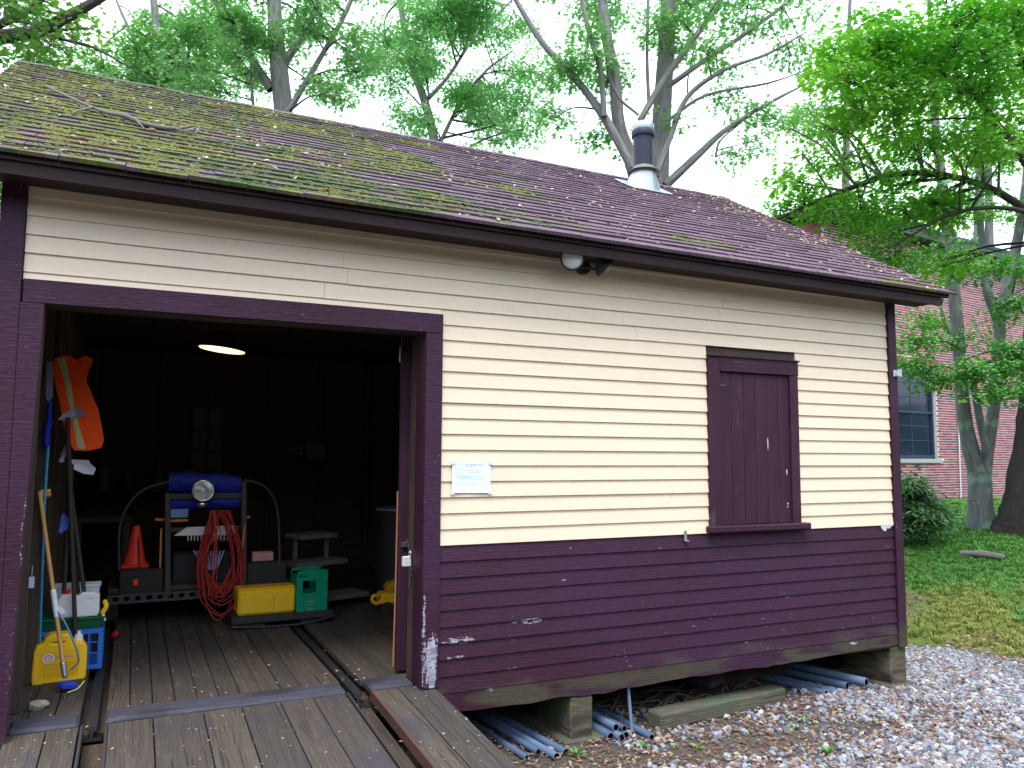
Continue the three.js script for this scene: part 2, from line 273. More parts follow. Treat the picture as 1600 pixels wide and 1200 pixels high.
// dead leaf bits
function flakes(name, label, n, place, size, cols, seed, parent) {
  const q = rng(seed), g = soup([[V(-1, 0, -0.4), V(-0.2, 0.12, -0.55), V(1, 0.05, 0), V(-0.2, 0.25, 0)], [V(-0.2, 0.25, 0), V(1, 0.05, 0), V(0, 0.1, 0.55), V(-1, 0, 0.3)]].map((p) => p.reverse()));
  const im = new THREE.InstancedMesh(g, std([1, 1, 1], 0.9, { side: THREE.DoubleSide }), n), tm = new THREE.Matrix4(), qt = new THREE.Quaternion(), col = new THREE.Color();
  for (let i = 0; i < n; i++) { const { p, nrm } = place(q); const s = size * rr(0.5, 1.5, q); qt.setFromUnitVectors(V(0, 1, 0), (nrm || V(0, 1, 0)).clone().add(V(rr(-0.35, 0.35, q), 0, rr(-0.35, 0.35, q))).normalize()).multiply(new THREE.Quaternion().setFromAxisAngle(V(0, 1, 0), q() * 6.28)); tm.compose(p, qt, V(s, s, s * rr(0.5, 1, q))); im.setMatrixAt(i, tm); const c = cols[Math.floor(q() * cols.length)]; im.setColorAt(i, col.setRGB(...c.map((t) => t * rr(0.7, 1.25, q)))); }
  im.name = parent ? name : numbered(name); im.userData.kind = 'stuff'; if (label) im.userData.label = label; (parent || scene).add(im); return im;
}
const deadCols = [[0.22, 0.12, 0.075], [0.30, 0.2, 0.12], [0.16, 0.075, 0.06], [0.36, 0.3, 0.23], [0.12, 0.08, 0.06]];
flakes('leaf_litter', 'brown dead leaf bits along the shed and over the gravel', 9000, (q) => { let x, z; do { x = rr(0.4, 6.6, q); z = rr(-0.9, 2.2, q); } while (q() > (0.12 + 0.9 * sm(0.8, 0.1, Math.abs(z - 0.12)) * (x < 3.5 ? 1 : 0.4) + 0.8 * sm(0.55, 0.66, fbm(x * 1.3 + 31, z * 1.3 + 12, 4)))); return { p: V(x, gh(x, z) + 0.012 + q() * 0.01, z) }; }, 0.018, deadCols, 41);
// grass
{
  const q = rng(55), blades = [];
  for (let i = 0; i < 9; i++) { const a = q() * 6.28, l = rr(0.6, 1, q), t = rr(0.25, 0.8, q), w = 0.045, b = V(Math.cos(a) * 0.25 * q(), 0, Math.sin(a) * 0.25 * q()), d = V(Math.cos(a), 0, Math.sin(a)), s = V(-d.z, 0, d.x).multiplyScalar(w); const m = b.clone().addScaledVector(d, t * 0.35 * l).add(V(0, l * 0.62, 0)), e = b.clone().addScaledVector(d, t * l).add(V(0, l * 0.9, 0)); blades.push([b.clone().sub(s), b.clone().add(s), m.clone().add(s), m.clone().sub(s)], [m.clone().sub(s), m.clone().add(s), e]); }
  const g = soup(blades), n = 52000, im = new THREE.InstancedMesh(g, phys([1, 1, 1], 0.75, { transmission: 0.25, side: THREE.DoubleSide }), n), tm = new THREE.Matrix4(), qt = new THREE.Quaternion(), col = new THREE.Color();
  for (let i = 0; i < n;) {
    const k = Math.pow(q(), 0.75), x = lerp(4.6, 19, k) + rr(-0.8, 0.8, q), z = rr(-9.5, 3, q) - (x - 5) * 0.12, L = lawnS(x, z);
    if (L < 0.05 && !(q() < 0.02 && x > 4.9)) continue; const bare = sm(0.57, 0.68, fbm(x * 0.9 + 3, z * 0.9 + 7, 4)); if (q() < bare * 0.85 || q() > sm(-0.1, 0.9, L) + 0.12) continue;
    const dry = Math.min(1, sm(5.2, 1.6, L) * 0.75 * sm(0.25, 0.6, fbm(x * 0.9 + 8, z * 1.1, 3)) * 1.5), s = rr(0.035, 0.085, q) * (1 + sm(8, 13, x) * 0.5); tm.compose(V(x, gh(x, z) - 0.004, z), qt.setFromAxisAngle(V(0, 1, 0), q() * 6.28), V(s * 1.5, s, s * 1.5)); im.setMatrixAt(i, tm);
    const c = mixc([0.075, 0.26, 0.02], [0.24, 0.27, 0.04], Math.min(1, dry * rr(0.5, 1.3, q))), b = rr(0.75, 1.3, q); im.setColorAt(i, col.setRGB(c[0] * b, c[1] * b, c[2] * b)); i++;
  }
  im.name = numbered('grass'); im.userData = { kind: 'stuff', label: 'short patchy lawn grass between the gravel and the brick building' }; scene.add(im);
}
// ================================================================ the shed
const shed = thing('shed', 'cream and maroon clapboard shed with a mossy shingle roof and open doorway', 'shed');
const E0 = 0.1016, CB = 0.855;                                               // clapboard exposure, height of the cream edge
const PIT = 0.5306, SL = 3.425, EZ = 0.30, eaveY = (x) => 2.895 - 0.009 * (x - 0.1);
const rp = (x, s, h = 0) => V(x, eaveY(x) + Math.sin(PIT) * s + Math.cos(PIT) * h, EZ - Math.cos(PIT) * s + Math.sin(PIT) * h);
// one clapboard: a wedge, thick at its lower edge
function clap(x0, x1, y0, y1, off, mat) {
  const zf = 0.003 - off, zt = -0.0115 - off * 0.5, zb = -0.0205;
  const tilt = off * 0.35 * (R() - 0.5);
  const b = [V(x0, y0, zf), V(x1, y0 + tilt, zf), V(x1, y0 + tilt, zb), V(x0, y0, zb)], t = [V(x0, y1, zt), V(x1, y1, zt), V(x1, y1, zb), V(x0, y1, zb)];
  return hexa(b, t, 'x', { uv: wallUV });
}
{
  const wall = grp('front_wall', shed);
  // sheathing behind the boards, round the door
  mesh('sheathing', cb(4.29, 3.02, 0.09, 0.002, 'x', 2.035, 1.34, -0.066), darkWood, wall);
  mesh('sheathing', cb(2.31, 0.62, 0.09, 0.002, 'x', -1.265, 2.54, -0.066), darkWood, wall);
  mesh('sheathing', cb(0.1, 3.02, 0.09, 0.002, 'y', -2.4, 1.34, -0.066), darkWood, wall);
  const WL = 2.153, WR = 3.064, WT = 2.192, WB = 0.862;
  for (let k = -9; k <= 19; k++) {
    const y0 = CB + k * E0, y1 = y0 + E0 + 0.012, m = k < 0 ? maroon : cream; let spans = [];
    if (y0 + E0 > 2.345) spans.push([-2.338, 4.135]); else spans.push([0.003, 4.135]);
    if (y0 < WT && y0 + E0 > WB + 0.01) spans = spans.flatMap(([a, b]) => [[a, WL], [WR, b]]);
    if (y0 < 2.337 && y0 + E0 > 2.345) spans = [[-2.338, 0.0, 2.339], [0.003, 4.135]];
    for (const [a, b, yb] of spans) {
      const cuts = [a]; if (b - a > 3) { const n = b - a > 5 ? 2 : 1; for (let i = 0; i < n; i++) cuts.push(lerp(a, b, (i + 1) / (n + 1)) + rr(-0.7, 0.7)); } cuts.push(b);
      for (let i = 0; i < cuts.length - 1; i++) mesh('siding_board', clap(cuts[i] + (i ? 0.0008 : 0), cuts[i + 1] - 0.0008, Math.max(yb ?? -9, y0 + rr(-0.0015, 0.0015)), Math.min(y1, 2.9), rr(0, 0.003), m), m, wall);
    }
  }
  // rotten skirt board with an uneven lower edge
  {
    const P = [], n = 60, x0 = 0.03, x1 = 4.225; const low = (x) => -0.178 + 0.035 * sm(1.2, 4.2, x) - 0.03 * fbm(x * 5, 3, 4) + 0.012 * fbm(x * 30, 9, 2);
    const ft = [], fb = []; for (let i = 0; i <= n; i++) { const x = lerp(x0, x1, i / n); ft.push(V(x, -0.046, -0.004)); fb.push(V(x, low(x), -0.002)); }
    for (let i = 0; i < n; i++) { P.push([fb[i], fb[i + 1], ft[i + 1], ft[i]]); const b0 = fb[i].clone().setZ(-0.045), b1 = fb[i + 1].clone().setZ(-0.045); P.push([b0, b1, fb[i + 1], fb[i]]); P.push([b1, b0, ft[i].clone().setZ(-0.045), ft[i + 1].clone().setZ(-0.045)]); }
    mesh('skirt_board', soup(P, 'x', 1, 1, [0, 0], wallUV), maroon, wall);
  }
  mesh('corner_board', cb(0.094, 3.06, 0.02, 0.003, 'y', 4.184, 1.362, 0.008, { uv: wallUV }), maroon, wall);
  mesh('corner_board', cb(0.114, 3.3, 0.024, 0.003, 'y', -2.399, 1.25, 0.010, { uv: wallUV }), maroon, wall);
  // flakes of cream paint bared at the maroon corner
  { const s = new THREE.Shape(); [[0, 0], [-0.03, -0.012], [-0.055, -0.03], [-0.075, -0.02], [-0.1, -0.05], [-0.12, -0.044], [-0.15, -0.02], [-0.155, 0]].reverse().forEach(([x, y], i) => i ? s.lineTo(x, y) : s.moveTo(x, y)); const g = new THREE.ExtrudeGeometry(s, { depth: 0.0016, bevelEnabled: false }); g.translate(4.13, 0.853, 0.0015); tag(mesh('bare_patch', g, std([0.5, 0.5, 0.55], 0.7), wall), 'pale bare patch where maroon paint has flaked off'); }
  // door casing, jambs
  const dc = grp('door_frame', shed);
  mesh('casing', cb(2.332, 0.125, 0.026, 0.003, 'x', -1.166, 2.2745, 0.013, { uv: wallUV }), maroon, dc);
  mesh('casing', cb(0.112, 2.222, 0.024, 0.003, 'y', -0.056, 1.1, 0.012, { uv: wallUV }), maroon, dc);
  mesh('casing', hexa([V(-2.341, -0.12, 0.024), V(-2.293, -0.12, 0.024), V(-2.293, -0.12, 0), V(-2.341, -0.12, 0)], [V(-2.341, 2.211, 0.024), V(-2.232, 2.211, 0.024), V(-2.232, 2.211, 0), V(-2.341, 2.211, 0)], 'y', { uv: wallUV }), maroon, dc);
  mesh('jamb', cb(0.03, 2.22, 0.17, 0.002, 'y', -0.098, 1.1, -0.0875), trim, dc);
  mesh('jamb', cb(0.02, 2.22, 0.11, 0.002, 'y', -0.098, 1.1, -0.24), darkWood, dc);
  mesh('jamb', hexa([V(-2.34, -0.02, -0.001), V(-2.296, -0.02, -0.001), V(-2.296, -0.02, -0.17), V(-2.34, -0.02, -0.17)], [V(-2.3, 2.21, -0.001), V(-2.236, 2.21, -0.001), V(-2.236, 2.21, -0.17), V(-2.3, 2.21, -0.17)], 'y'), darkWood, dc);
  mesh('head_jamb', cb(2.16, 0.03, 0.17, 0.002, 'x', -1.18, 2.225, -0.0875), darkWood, dc);
  // sliding door leaf pushed back behind the wall
  const dl = grp('sliding_door', shed);
  for (let i = 0; i < 8; i++) mesh('door_board', cb(0.262, 2.26, 0.045, 0.004, 'y', -0.027 + i * 0.2645, 1.145, -0.36), i ? darkWood : trim, dl);
  mesh('hasp', cb(0.05, 0.035, 0.012, 0.003, 'x', -0.123, 0.835, -0.325), steel, dl);
  mesh('edge_rod', capd([V(-0.172, 0.04, -0.372), V(-0.166, 0.6, -0.368), V(-0.164, 1.18, -0.366)], 0.006), std([0.32, 0.13, 0.07], 0.6), dl);
  mesh('bolt', capd([V(-0.164, 2.16, -0.37), V(-0.165, 2.06, -0.37)], 0.006), std([0.6, 0.62, 0.66], 0.3, { metalness: 0.6 }), dl);
  // shuttered window
  const w = grp('window', shed);
  mesh('casing', cb(0.112, 1.3, 0.026, 0.003, 'y', 2.209, 1.545, 0.006, { uv: wallUV }), trim, w);
  mesh('casing', cb(0.088, 1.2, 0.026, 0.003, 'y', 3.02, 1.495, 0.006), trim, w);
  mesh('head_casing', cb(0.80, 0.112, 0.030, 0.003, 'x', 2.666, 2.14, 0.008), trim, w);
  mesh('head_casing', cb(0.93, 0.012, 0.045, 0.003, 'x', 2.612, 2.201, 0.012), trim, w);
  mesh('sill', cb(1.0, 0.048, 0.075, 0.008, 'x', 2.622, 0.885, 0.03), trim, w);
  const bw = 0.1185; for (let i = 0; i < 6; i++) mesh('shutter_board', cb(bw - 0.0025, 1.17 + rr(-0.004, 0.004), 0.02, 0.003, 'y', 2.2685 + bw * (i + 0.5), 1.496, -0.012 + rr(-0.0015, 0.0015)), trim, w);
  mesh('hinge', cb(0.075, 0.014, 0.006, 0.002, 'x', 2.30, 1.975, 0.0015), steel, w);
  const chipM = std([0.42, 0.42, 0.46], 0.7); for (const [x, y, a, b] of [[2.745, 1.535, 0.012, 0.10], [2.936, 1.31, 0.014, 0.055], [2.938, 1.06, 0.018, 0.016], [2.936, 1.035, 0.014, 0.014], [2.272, 1.99, 0.01, 0.018]]) { const s = new THREE.Shape(), q = rng(Math.floor(x * 1000)); for (let i = 0; i < 9; i++) { const t = i / 9 * 6.283, k = rr(0.35, 0.6, q); const px = Math.cos(t) * a * k, py = Math.sin(t) * b * k; i ? s.lineTo(px, py) : s.moveTo(px, py); } mesh('paint_chip', new THREE.ExtrudeGeometry(s, { depth: 0.001, bevelEnabled: false }).translate(x, y, 0.0002), chipM, w); }
  // side and rear walls
  const sw = grp('side_walls', shed);
  const gable = (x, th) => { const s = new THREE.Shape(); s.moveTo(-0.02, -0.15); s.lineTo(-5.29, -0.15); s.lineTo(-5.29, eaveY(x) + Math.tan(PIT) * 0.31 - 0.04); s.lineTo(-2.654, eaveY(x) + Math.tan(PIT) * 2.954 - 0.04); s.lineTo(-0.02, eaveY(x) + Math.tan(PIT) * 0.31 - 0.04); const g = new THREE.ExtrudeGeometry(s, { depth: th, bevelEnabled: false }); g.rotateY(-Math.PI / 2); g.translate(x, 0, 0); return g; };
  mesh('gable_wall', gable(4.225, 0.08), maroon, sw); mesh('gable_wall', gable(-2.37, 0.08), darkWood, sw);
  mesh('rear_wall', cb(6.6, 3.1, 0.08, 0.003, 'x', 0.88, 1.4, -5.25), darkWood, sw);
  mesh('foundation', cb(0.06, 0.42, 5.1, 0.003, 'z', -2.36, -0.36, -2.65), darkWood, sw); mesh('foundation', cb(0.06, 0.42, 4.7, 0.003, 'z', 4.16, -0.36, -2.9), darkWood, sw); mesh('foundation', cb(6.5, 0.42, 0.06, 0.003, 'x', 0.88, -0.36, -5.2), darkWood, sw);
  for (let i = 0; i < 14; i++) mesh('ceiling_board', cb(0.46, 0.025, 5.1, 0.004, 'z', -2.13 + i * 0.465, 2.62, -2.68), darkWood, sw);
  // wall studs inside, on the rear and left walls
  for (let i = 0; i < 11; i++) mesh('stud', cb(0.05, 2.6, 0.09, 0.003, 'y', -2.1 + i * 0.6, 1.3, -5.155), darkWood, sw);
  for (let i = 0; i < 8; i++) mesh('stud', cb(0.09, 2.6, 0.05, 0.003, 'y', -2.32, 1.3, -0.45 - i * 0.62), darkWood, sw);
  // floor: planks in three runs, rails in slots between them
  const fl = grp('floor', shed);
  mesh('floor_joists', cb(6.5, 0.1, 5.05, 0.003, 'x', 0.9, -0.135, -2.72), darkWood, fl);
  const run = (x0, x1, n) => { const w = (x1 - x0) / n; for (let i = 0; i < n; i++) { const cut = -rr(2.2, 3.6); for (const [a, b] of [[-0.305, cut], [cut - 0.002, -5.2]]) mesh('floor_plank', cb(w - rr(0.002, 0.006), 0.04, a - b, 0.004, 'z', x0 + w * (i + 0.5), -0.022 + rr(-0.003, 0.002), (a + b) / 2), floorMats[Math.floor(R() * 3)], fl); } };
  run(-2.36, -1.975, 3); run(-1.85, -0.535, 11); run(-0.41, 1.5, 15);
  mesh('floor_plank', cb(2.6, 0.04, 4.9, 0.004, 'z', 2.82, -0.024, -2.75), floorMats[1], fl);
  for (const x of [-1.9125, -0.4725]) {
    const s = new THREE.Shape(); [[-0.05, -0.085], [0.05, -0.085], [0.05, -0.078], [0.008, -0.07], [0.008, -0.035], [0.026, -0.028], [0.026, -0.008], [-0.026, -0.008], [-0.026, -0.028], [-0.008, -0.035], [-0.008, -0.07], [-0.05, -0.078]].forEach(([a, b], i) => i ? s.lineTo(a, b) : s.moveTo(a, b));
    const g = new THREE.ExtrudeGeometry(s, { depth: 5.1, bevelEnabled: false }); g.translate(x, 0, -5.2); g.translate(0, -0.015, 0); mesh('rail', g, blackIron, fl);
  }
  // threshold timbers between the slots
  for (const [a, b] of [[-2.30, -1.975], [-1.85, -0.545], [-0.395, -0.118]]) mesh('threshold', cb(b - a, 0.06, 0.21, 0.016, 'x', (a + b) / 2, -0.022, -0.197), sillWood, fl);
}
// ---------------------------------------------------------------- roof
{
  const RX0 = -2.775, RX1 = 4.625, roof = grp('roof', shed);
  const ruv = (x, s) => [(x - RX0) / (RX1 - RX0), s / SL];
  const moss = (x, s) => { const L = sm(2.6, -2.4, x) * 1.0, n = fbm(x * 1.5 + 3, s * 2.4 + 5, 5), e = sm(3.0, 4.6, x) * sm(0.9, 0.1, s) * 0.6; return sm(0.42, 0.56, n * 0.75 + L * 0.42 - 0.06 + e * 0.2 - 0.06 * s * (1 - L)); };
  const rt = tex(2048, 1024, (u, v) => {
    const x = RX0 + u * (RX1 - RX0), s = v * SL;
    const tabN = perm[(Math.floor(x / 0.3 + (Math.floor(s / 0.127) % 2) * 0.5) + 40 + 7 * Math.floor(s / 0.127)) & 255] / 255;
    const gr = vn(x * 160, s * 160), b = fbm(x * 1.2 + 1, s * 1.6 + 2, 4);
    let c = mixc([0.075, 0.044, 0.066], [0.15, 0.095, 0.135], 0.35 * gr + 0.3 * tabN + 0.35 * b); c = c.map((k) => k * (0.75 + 0.5 * gr)); c = mixc(c, [0.06, 0.052, 0.05], 0.75 * sm(1.8, -1.2, x) * sm(0.3, 0.6, fbm(x * 2 + 60, s * 3, 3)));
    const lich = sm(0.60, 0.72, fbm(x * 3.5 + 7, s * 5, 4)) * 0.5; c = mixc(c, [0.12, 0.135, 0.125], lich * sm(3.5, 0, x));
    const m = moss(x, s) * sm(0.30, 0.52, fbm(x * 9, s * 20 + 4, 4)), hue = fbm(x * 2.4 + 11, s * 4 + 1, 4);
    let mc = mixc([0.038, 0.066, 0.012], [0.092, 0.115, 0.014], sm(0.35, 0.65, hue)); mc = mixc(mc, [0.13, 0.085, 0.035], sm(0.58, 0.72, fbm(x * 1.8 + 21, s * 3.1 + 8, 4)) * 0.85); mc = mc.map((k) => k * (0.55 + 0.9 * fbm(x * 50, s * 90, 2)));
    c = mixc(c, mc, m * 0.95);
    const sp = sm(0.88, 0.92, vn(x * 60 + 2, s * 70)) * 0.5; return mixc(c, [0.35, 0.33, 0.28], sp * sm(0.5, 0.65, b));
  }, true, false);
  const rb = tex(512, 512, (u, v) => fbm(u * 128, v * 128, 3, 128, 128), false); rb.repeat.set(8, 4);
  const shingleMat = new THREE.MeshStandardMaterial({ map: rt, bumpMap: rb, bumpScale: 0.006, roughness: 0.92 });
  const EX = 0.127, nC = 27;
  // deck
  const deckP = (x0, x1, s0, s1, h0, h1) => hexa([rp(x0, s0, h0), rp(x1, s0, h0), rp(x1, s1, h0), rp(x0, s1, h0)], [rp(x0, s0, h1), rp(x1, s0, h1), rp(x1, s1, h1), rp(x0, s1, h1)], 'x');
  mesh('roof_deck', deckP(RX0 + 0.02, RX1 - 0.02, 0.02, SL - 0.015, -0.045, -0.008), fasciaMat, roof);
  { // rear slope
    const m = (p) => V(p.x, p.y, -5.308 - p.z); const b = [[RX1, 0], [RX0, 0], [RX0, SL], [RX1, SL]];
    mesh('rear_slope', hexa(b.map(([x, s]) => m(rp(x, s, -0.045))), b.map(([x, s]) => m(rp(x, s, 0.006))), 'x', { uv: (p) => [(p.x - RX0) / 7.4, Math.min(1, (p.y - 2.85) / 1.75)] }), shingleMat, roof);
  }
  const q = rng(77);
  for (let k = 0; k < nC; k++) {
    const s0 = k * EX - (k ? 0 : 0.02), s1 = Math.min(SL, s0 + EX + 0.05), P = [], Uv = [];
    let x = RX0 - (k % 2) * 0.15 - rr(0, 0.04, q); let n = 0;
    const rowJ = rr(-0.004, 0.004, q);
    while (x < RX1) {
      const a = Math.max(RX0, x + 0.003), b = Math.min(RX1, x + 0.305 - 0.003); x += 0.305; if (b - a < 0.02) continue;
      const d0 = s0 + rowJ + rr(-0.005, 0.005, q), d1 = d0 + rr(-0.003, 0.003, q), t = 0.014 + rr(0, 0.006, q), t2 = t + rr(-0.002, 0.003, q);
      const A = rp(a, d0, t), B = rp(b, d1, t2), Cc = rp(b, s1, 0.001), D = rp(a, s1, 0.001), A0 = rp(a, d0, -0.006), B0 = rp(b, d1, -0.006), C0 = rp(b, s1, -0.004), D0 = rp(a, s1, -0.004);
      const uA = ruv(a, d0), uB = ruv(b, d1), uC = ruv(b, s1), uD = ruv(a, s1);
      for (const [poly, uv] of [[[A, B, Cc, D], [uA, uB, uC, uD]], [[A0, B0, B, A], [uA, uB, uB, uA]], [[B0, C0, Cc, B], [uB, uC, uC, uB]], [[D0, A0, A, D], [uD, uA, uA, uD]]]) { P.push(poly); Uv.push(uv); }
      n++;
    }
    const g = soup(P), U = []; for (const uv of Uv) for (const i of [0, 1, 2, 0, 2, 3]) U.push(...uv[i]); g.setAttribute('uv', new THREE.Float32BufferAttribute(U, 2));
    mesh('shingle_course', g, shingleMat, roof);
  }
  // ridge caps
  for (let i = 0, x = RX0; x < RX1 - 0.05; i++, x += 0.2) {
    const a = x, b = Math.min(RX1, x + 0.23), h0 = 0.012 + rr(0, 0.004, q), P = []; const back = (p) => V(p.x, p.y, -5.308 - p.z);
    const f = (xx, s, h) => rp(xx, s, h), s0 = SL - 0.13 + rr(-0.006, 0.006, q), hl = h0, hr = h0 + 0.008;
    const p0 = f(a, s0, hl), p1 = f(b, s0, hr), top0 = f(a, SL, hl + 0.004), top1 = f(b, SL, hr + 0.004), q0 = back(p0), q1 = back(p1); top0.z = top1.z = -2.654; P.push([p0, p1, top1, top0], [top0, top1, q1, q0], [f(a, s0, 0), f(b, s0, 0), p1, p0], [f(b, s0, 0), V(b, f(b, SL, 0).y, -2.654), top1, p1], [V(b, f(b, SL, 0).y, -2.654), back(f(b, s0, 0)), q1, top1], [V(a, f(a, SL, 0).y, -2.654), f(a, s0, 0), p0, top0]);
    mesh('ridge_cap', soup(P, 'x', 1, 1, [0, 0], (p) => ruv(p.x, Math.min(SL, (EZ - p.z) / Math.cos(PIT)))), shingleMat, roof);
  }
  // fascia, soffit, rakes: follow the tilted eave
  const bar = (x0, x1, y0, y1, z0, z1, m, name) => mesh(name, hexa([V(x0, eaveY(x0) + y0, z1), V(x1, eaveY(x1) + y0, z1), V(x1, eaveY(x1) + y0, z0), V(x0, eaveY(x0) + y0, z0)], [V(x0, eaveY(x0) + y1, z1), V(x1, eaveY(x1) + y1, z1), V(x1, eaveY(x1) + y1, z0), V(x0, eaveY(x0) + y1, z0)], 'x'), m, roof);
  bar(-2.7, 4.5, -0.108, -0.038, 0.245, 0.27, fasciaMat, 'fascia');
  bar(-2.74, 4.56, -0.040, -0.008, 0.255, 0.288, fasciaMat, 'drip_board');
  bar(-2.69, 4.49, -0.085, -0.07, 0.024, 0.244, fasciaMat, 'soffit');
  for (const x of [RX1 - 0.14, RX0 + 0.1]) mesh('rake_board', hexa([rp(x, 0.03, -0.13), rp(x + 0.03, 0.03, -0.13), rp(x + 0.03, SL - 0.01, -0.13), rp(x, SL - 0.01, -0.13)], [rp(x, 0.03, -0.046), rp(x + 0.03, 0.03, -0.046), rp(x + 0.03, SL - 0.01, -0.046), rp(x, SL - 0.01, -0.046)], 'z'), fasciaMat, roof);
  // moss cushions
  {
    const n = 9000, im = new THREE.InstancedMesh(pebble(901, 0.55), std([1, 1, 1], 0.95), n), tm = new THREE.Matrix4(), qt = new THREE.Quaternion(), col = new THREE.Color(), nr = V(0, Math.cos(PIT), Math.sin(PIT));
    for (let i = 0; i < n;) {
      const x = rr(RX0, RX1, q), k = Math.floor(rr(0, nC, q)), s = k * EX + 0.02 + q() * 0.09, m = moss(x, s) * sm(0.30, 0.52, fbm(x * 9, s * 20 + 4, 4)); if (q() > m * m) continue;
      const r = rr(0.006, 0.016, q) * (0.6 + 0.6 * m), hue = fbm(x * 2.4 + 11, s * 4 + 1, 4); qt.setFromUnitVectors(V(0, 1, 0), nr).multiply(new THREE.Quaternion().setFromAxisAngle(V(0, 1, 0), q() * 6.28)); tm.compose(rp(x, Math.max(0, s), 0.008), qt, V(r * 1.5, r, r)); im.setMatrixAt(i, tm);
      let c = mixc([0.038, 0.066, 0.012], [0.10, 0.12, 0.014], sm(0.35, 0.65, hue)); if (q() < 0.15) c = [0.12, 0.07, 0.03]; const b = rr(0.6, 1.3, q); im.setColorAt(i, col.setRGB(c[0] * b, c[1] * b, c[2] * b)); i++;
    }
    im.name = 'moss'; im.userData.kind = 'stuff'; roof.add(im);
  }
  flakes('leaf_bits', null, 1500, (qq) => { let x, s; do { x = rr(RX0 + 0.03, RX1 - 0.03, qq); s = rr(0.01, SL - 0.03, qq); } while (qq() > 0.10 + sm(0.75, 0.1, RX1 - x - 0.12 * s) * 1.0 + (x < -0.6 && Math.abs(s - 1.55 - 0.5 * (fbm(x * 2, 3, 2) - 0.5)) < 0.12 ? 0.5 : 0)); return { p: rp(x, s, 0.018), nrm: V(0, Math.cos(PIT), Math.sin(PIT)) }; }, 0.019, [[0.3, 0.2, 0.12], [0.45, 0.42, 0.36], [0.22, 0.12, 0.07], [0.36, 0.3, 0.2], [0.2, 0.16, 0.13]], 78, roof);
  // stove pipe through the roof
  const sp = grp('stove_pipe', shed), S0 = 2.93, cx = 3.14, base = rp(cx, S0, 0.02), by = base.y, bz = base.z;
  { const fg = []; const N = 28, P = []; const rim = (r, t) => { const sx = cx + Math.cos(t) * r, sz = Math.sin(t) * r * 0.8, s = S0 - sz; return rp(sx, s, 0.026); }; const top = (t) => V(cx + Math.cos(t) * 0.125, by + 0.17, bz + Math.sin(t) * 0.125); const out = (t) => { const c = Math.cos(t), s = Math.sin(t), k = 1 / Math.max(Math.abs(c), Math.abs(s)); return rp(cx + c * k * 0.29, S0 - s * k * 0.21, 0.022); };
    for (let i = 0; i < N; i++) { const a = i / N * 6.2832, b = (i + 1) / N * 6.2832; P.push([rim(0.2, b), rim(0.2, a), top(a), top(b)]); P.push([out(b), out(a), rim(0.2, a), rim(0.2, b)]); } mesh('flashing', soup(P), zinc, sp); }
  const lathe = (pts) => new THREE.LatheGeometry(pts.map(([r, y]) => new THREE.Vector2(r, y)), 30).translate(cx, by, bz);
  mesh('storm_collar', lathe([[0.115, 0.215], [0.118, 0.20], [0.175, 0.165], [0.178, 0.158], [0.17, 0.156], [0.112, 0.18]]), std([0.16, 0.19, 0.15], 0.5, { metalness: 0.4 }), sp);
  const pipeM = phys([0.022, 0.025, 0.05], 0.45, { specularIntensity: 0.6 });
  mesh('pipe', lathe([[0.105, 0.0], [0.105, 0.15], [0.108, 0.56], [0.118, 0.57], [0.118, 0.585], [0.108, 0.59]]), pipeM, sp);
  mesh('pipe_band', lathe([[0.108, 0.55], [0.128, 0.555], [0.128, 0.615], [0.108, 0.62]]), pipeM, sp);
  mesh('cap', lathe([[0.108, 0.62], [0.122, 0.625], [0.122, 0.68], [0.118, 0.69], [0.09, 0.715], [0.03, 0.73], [0.0001, 0.732]]), zinc, sp);
}
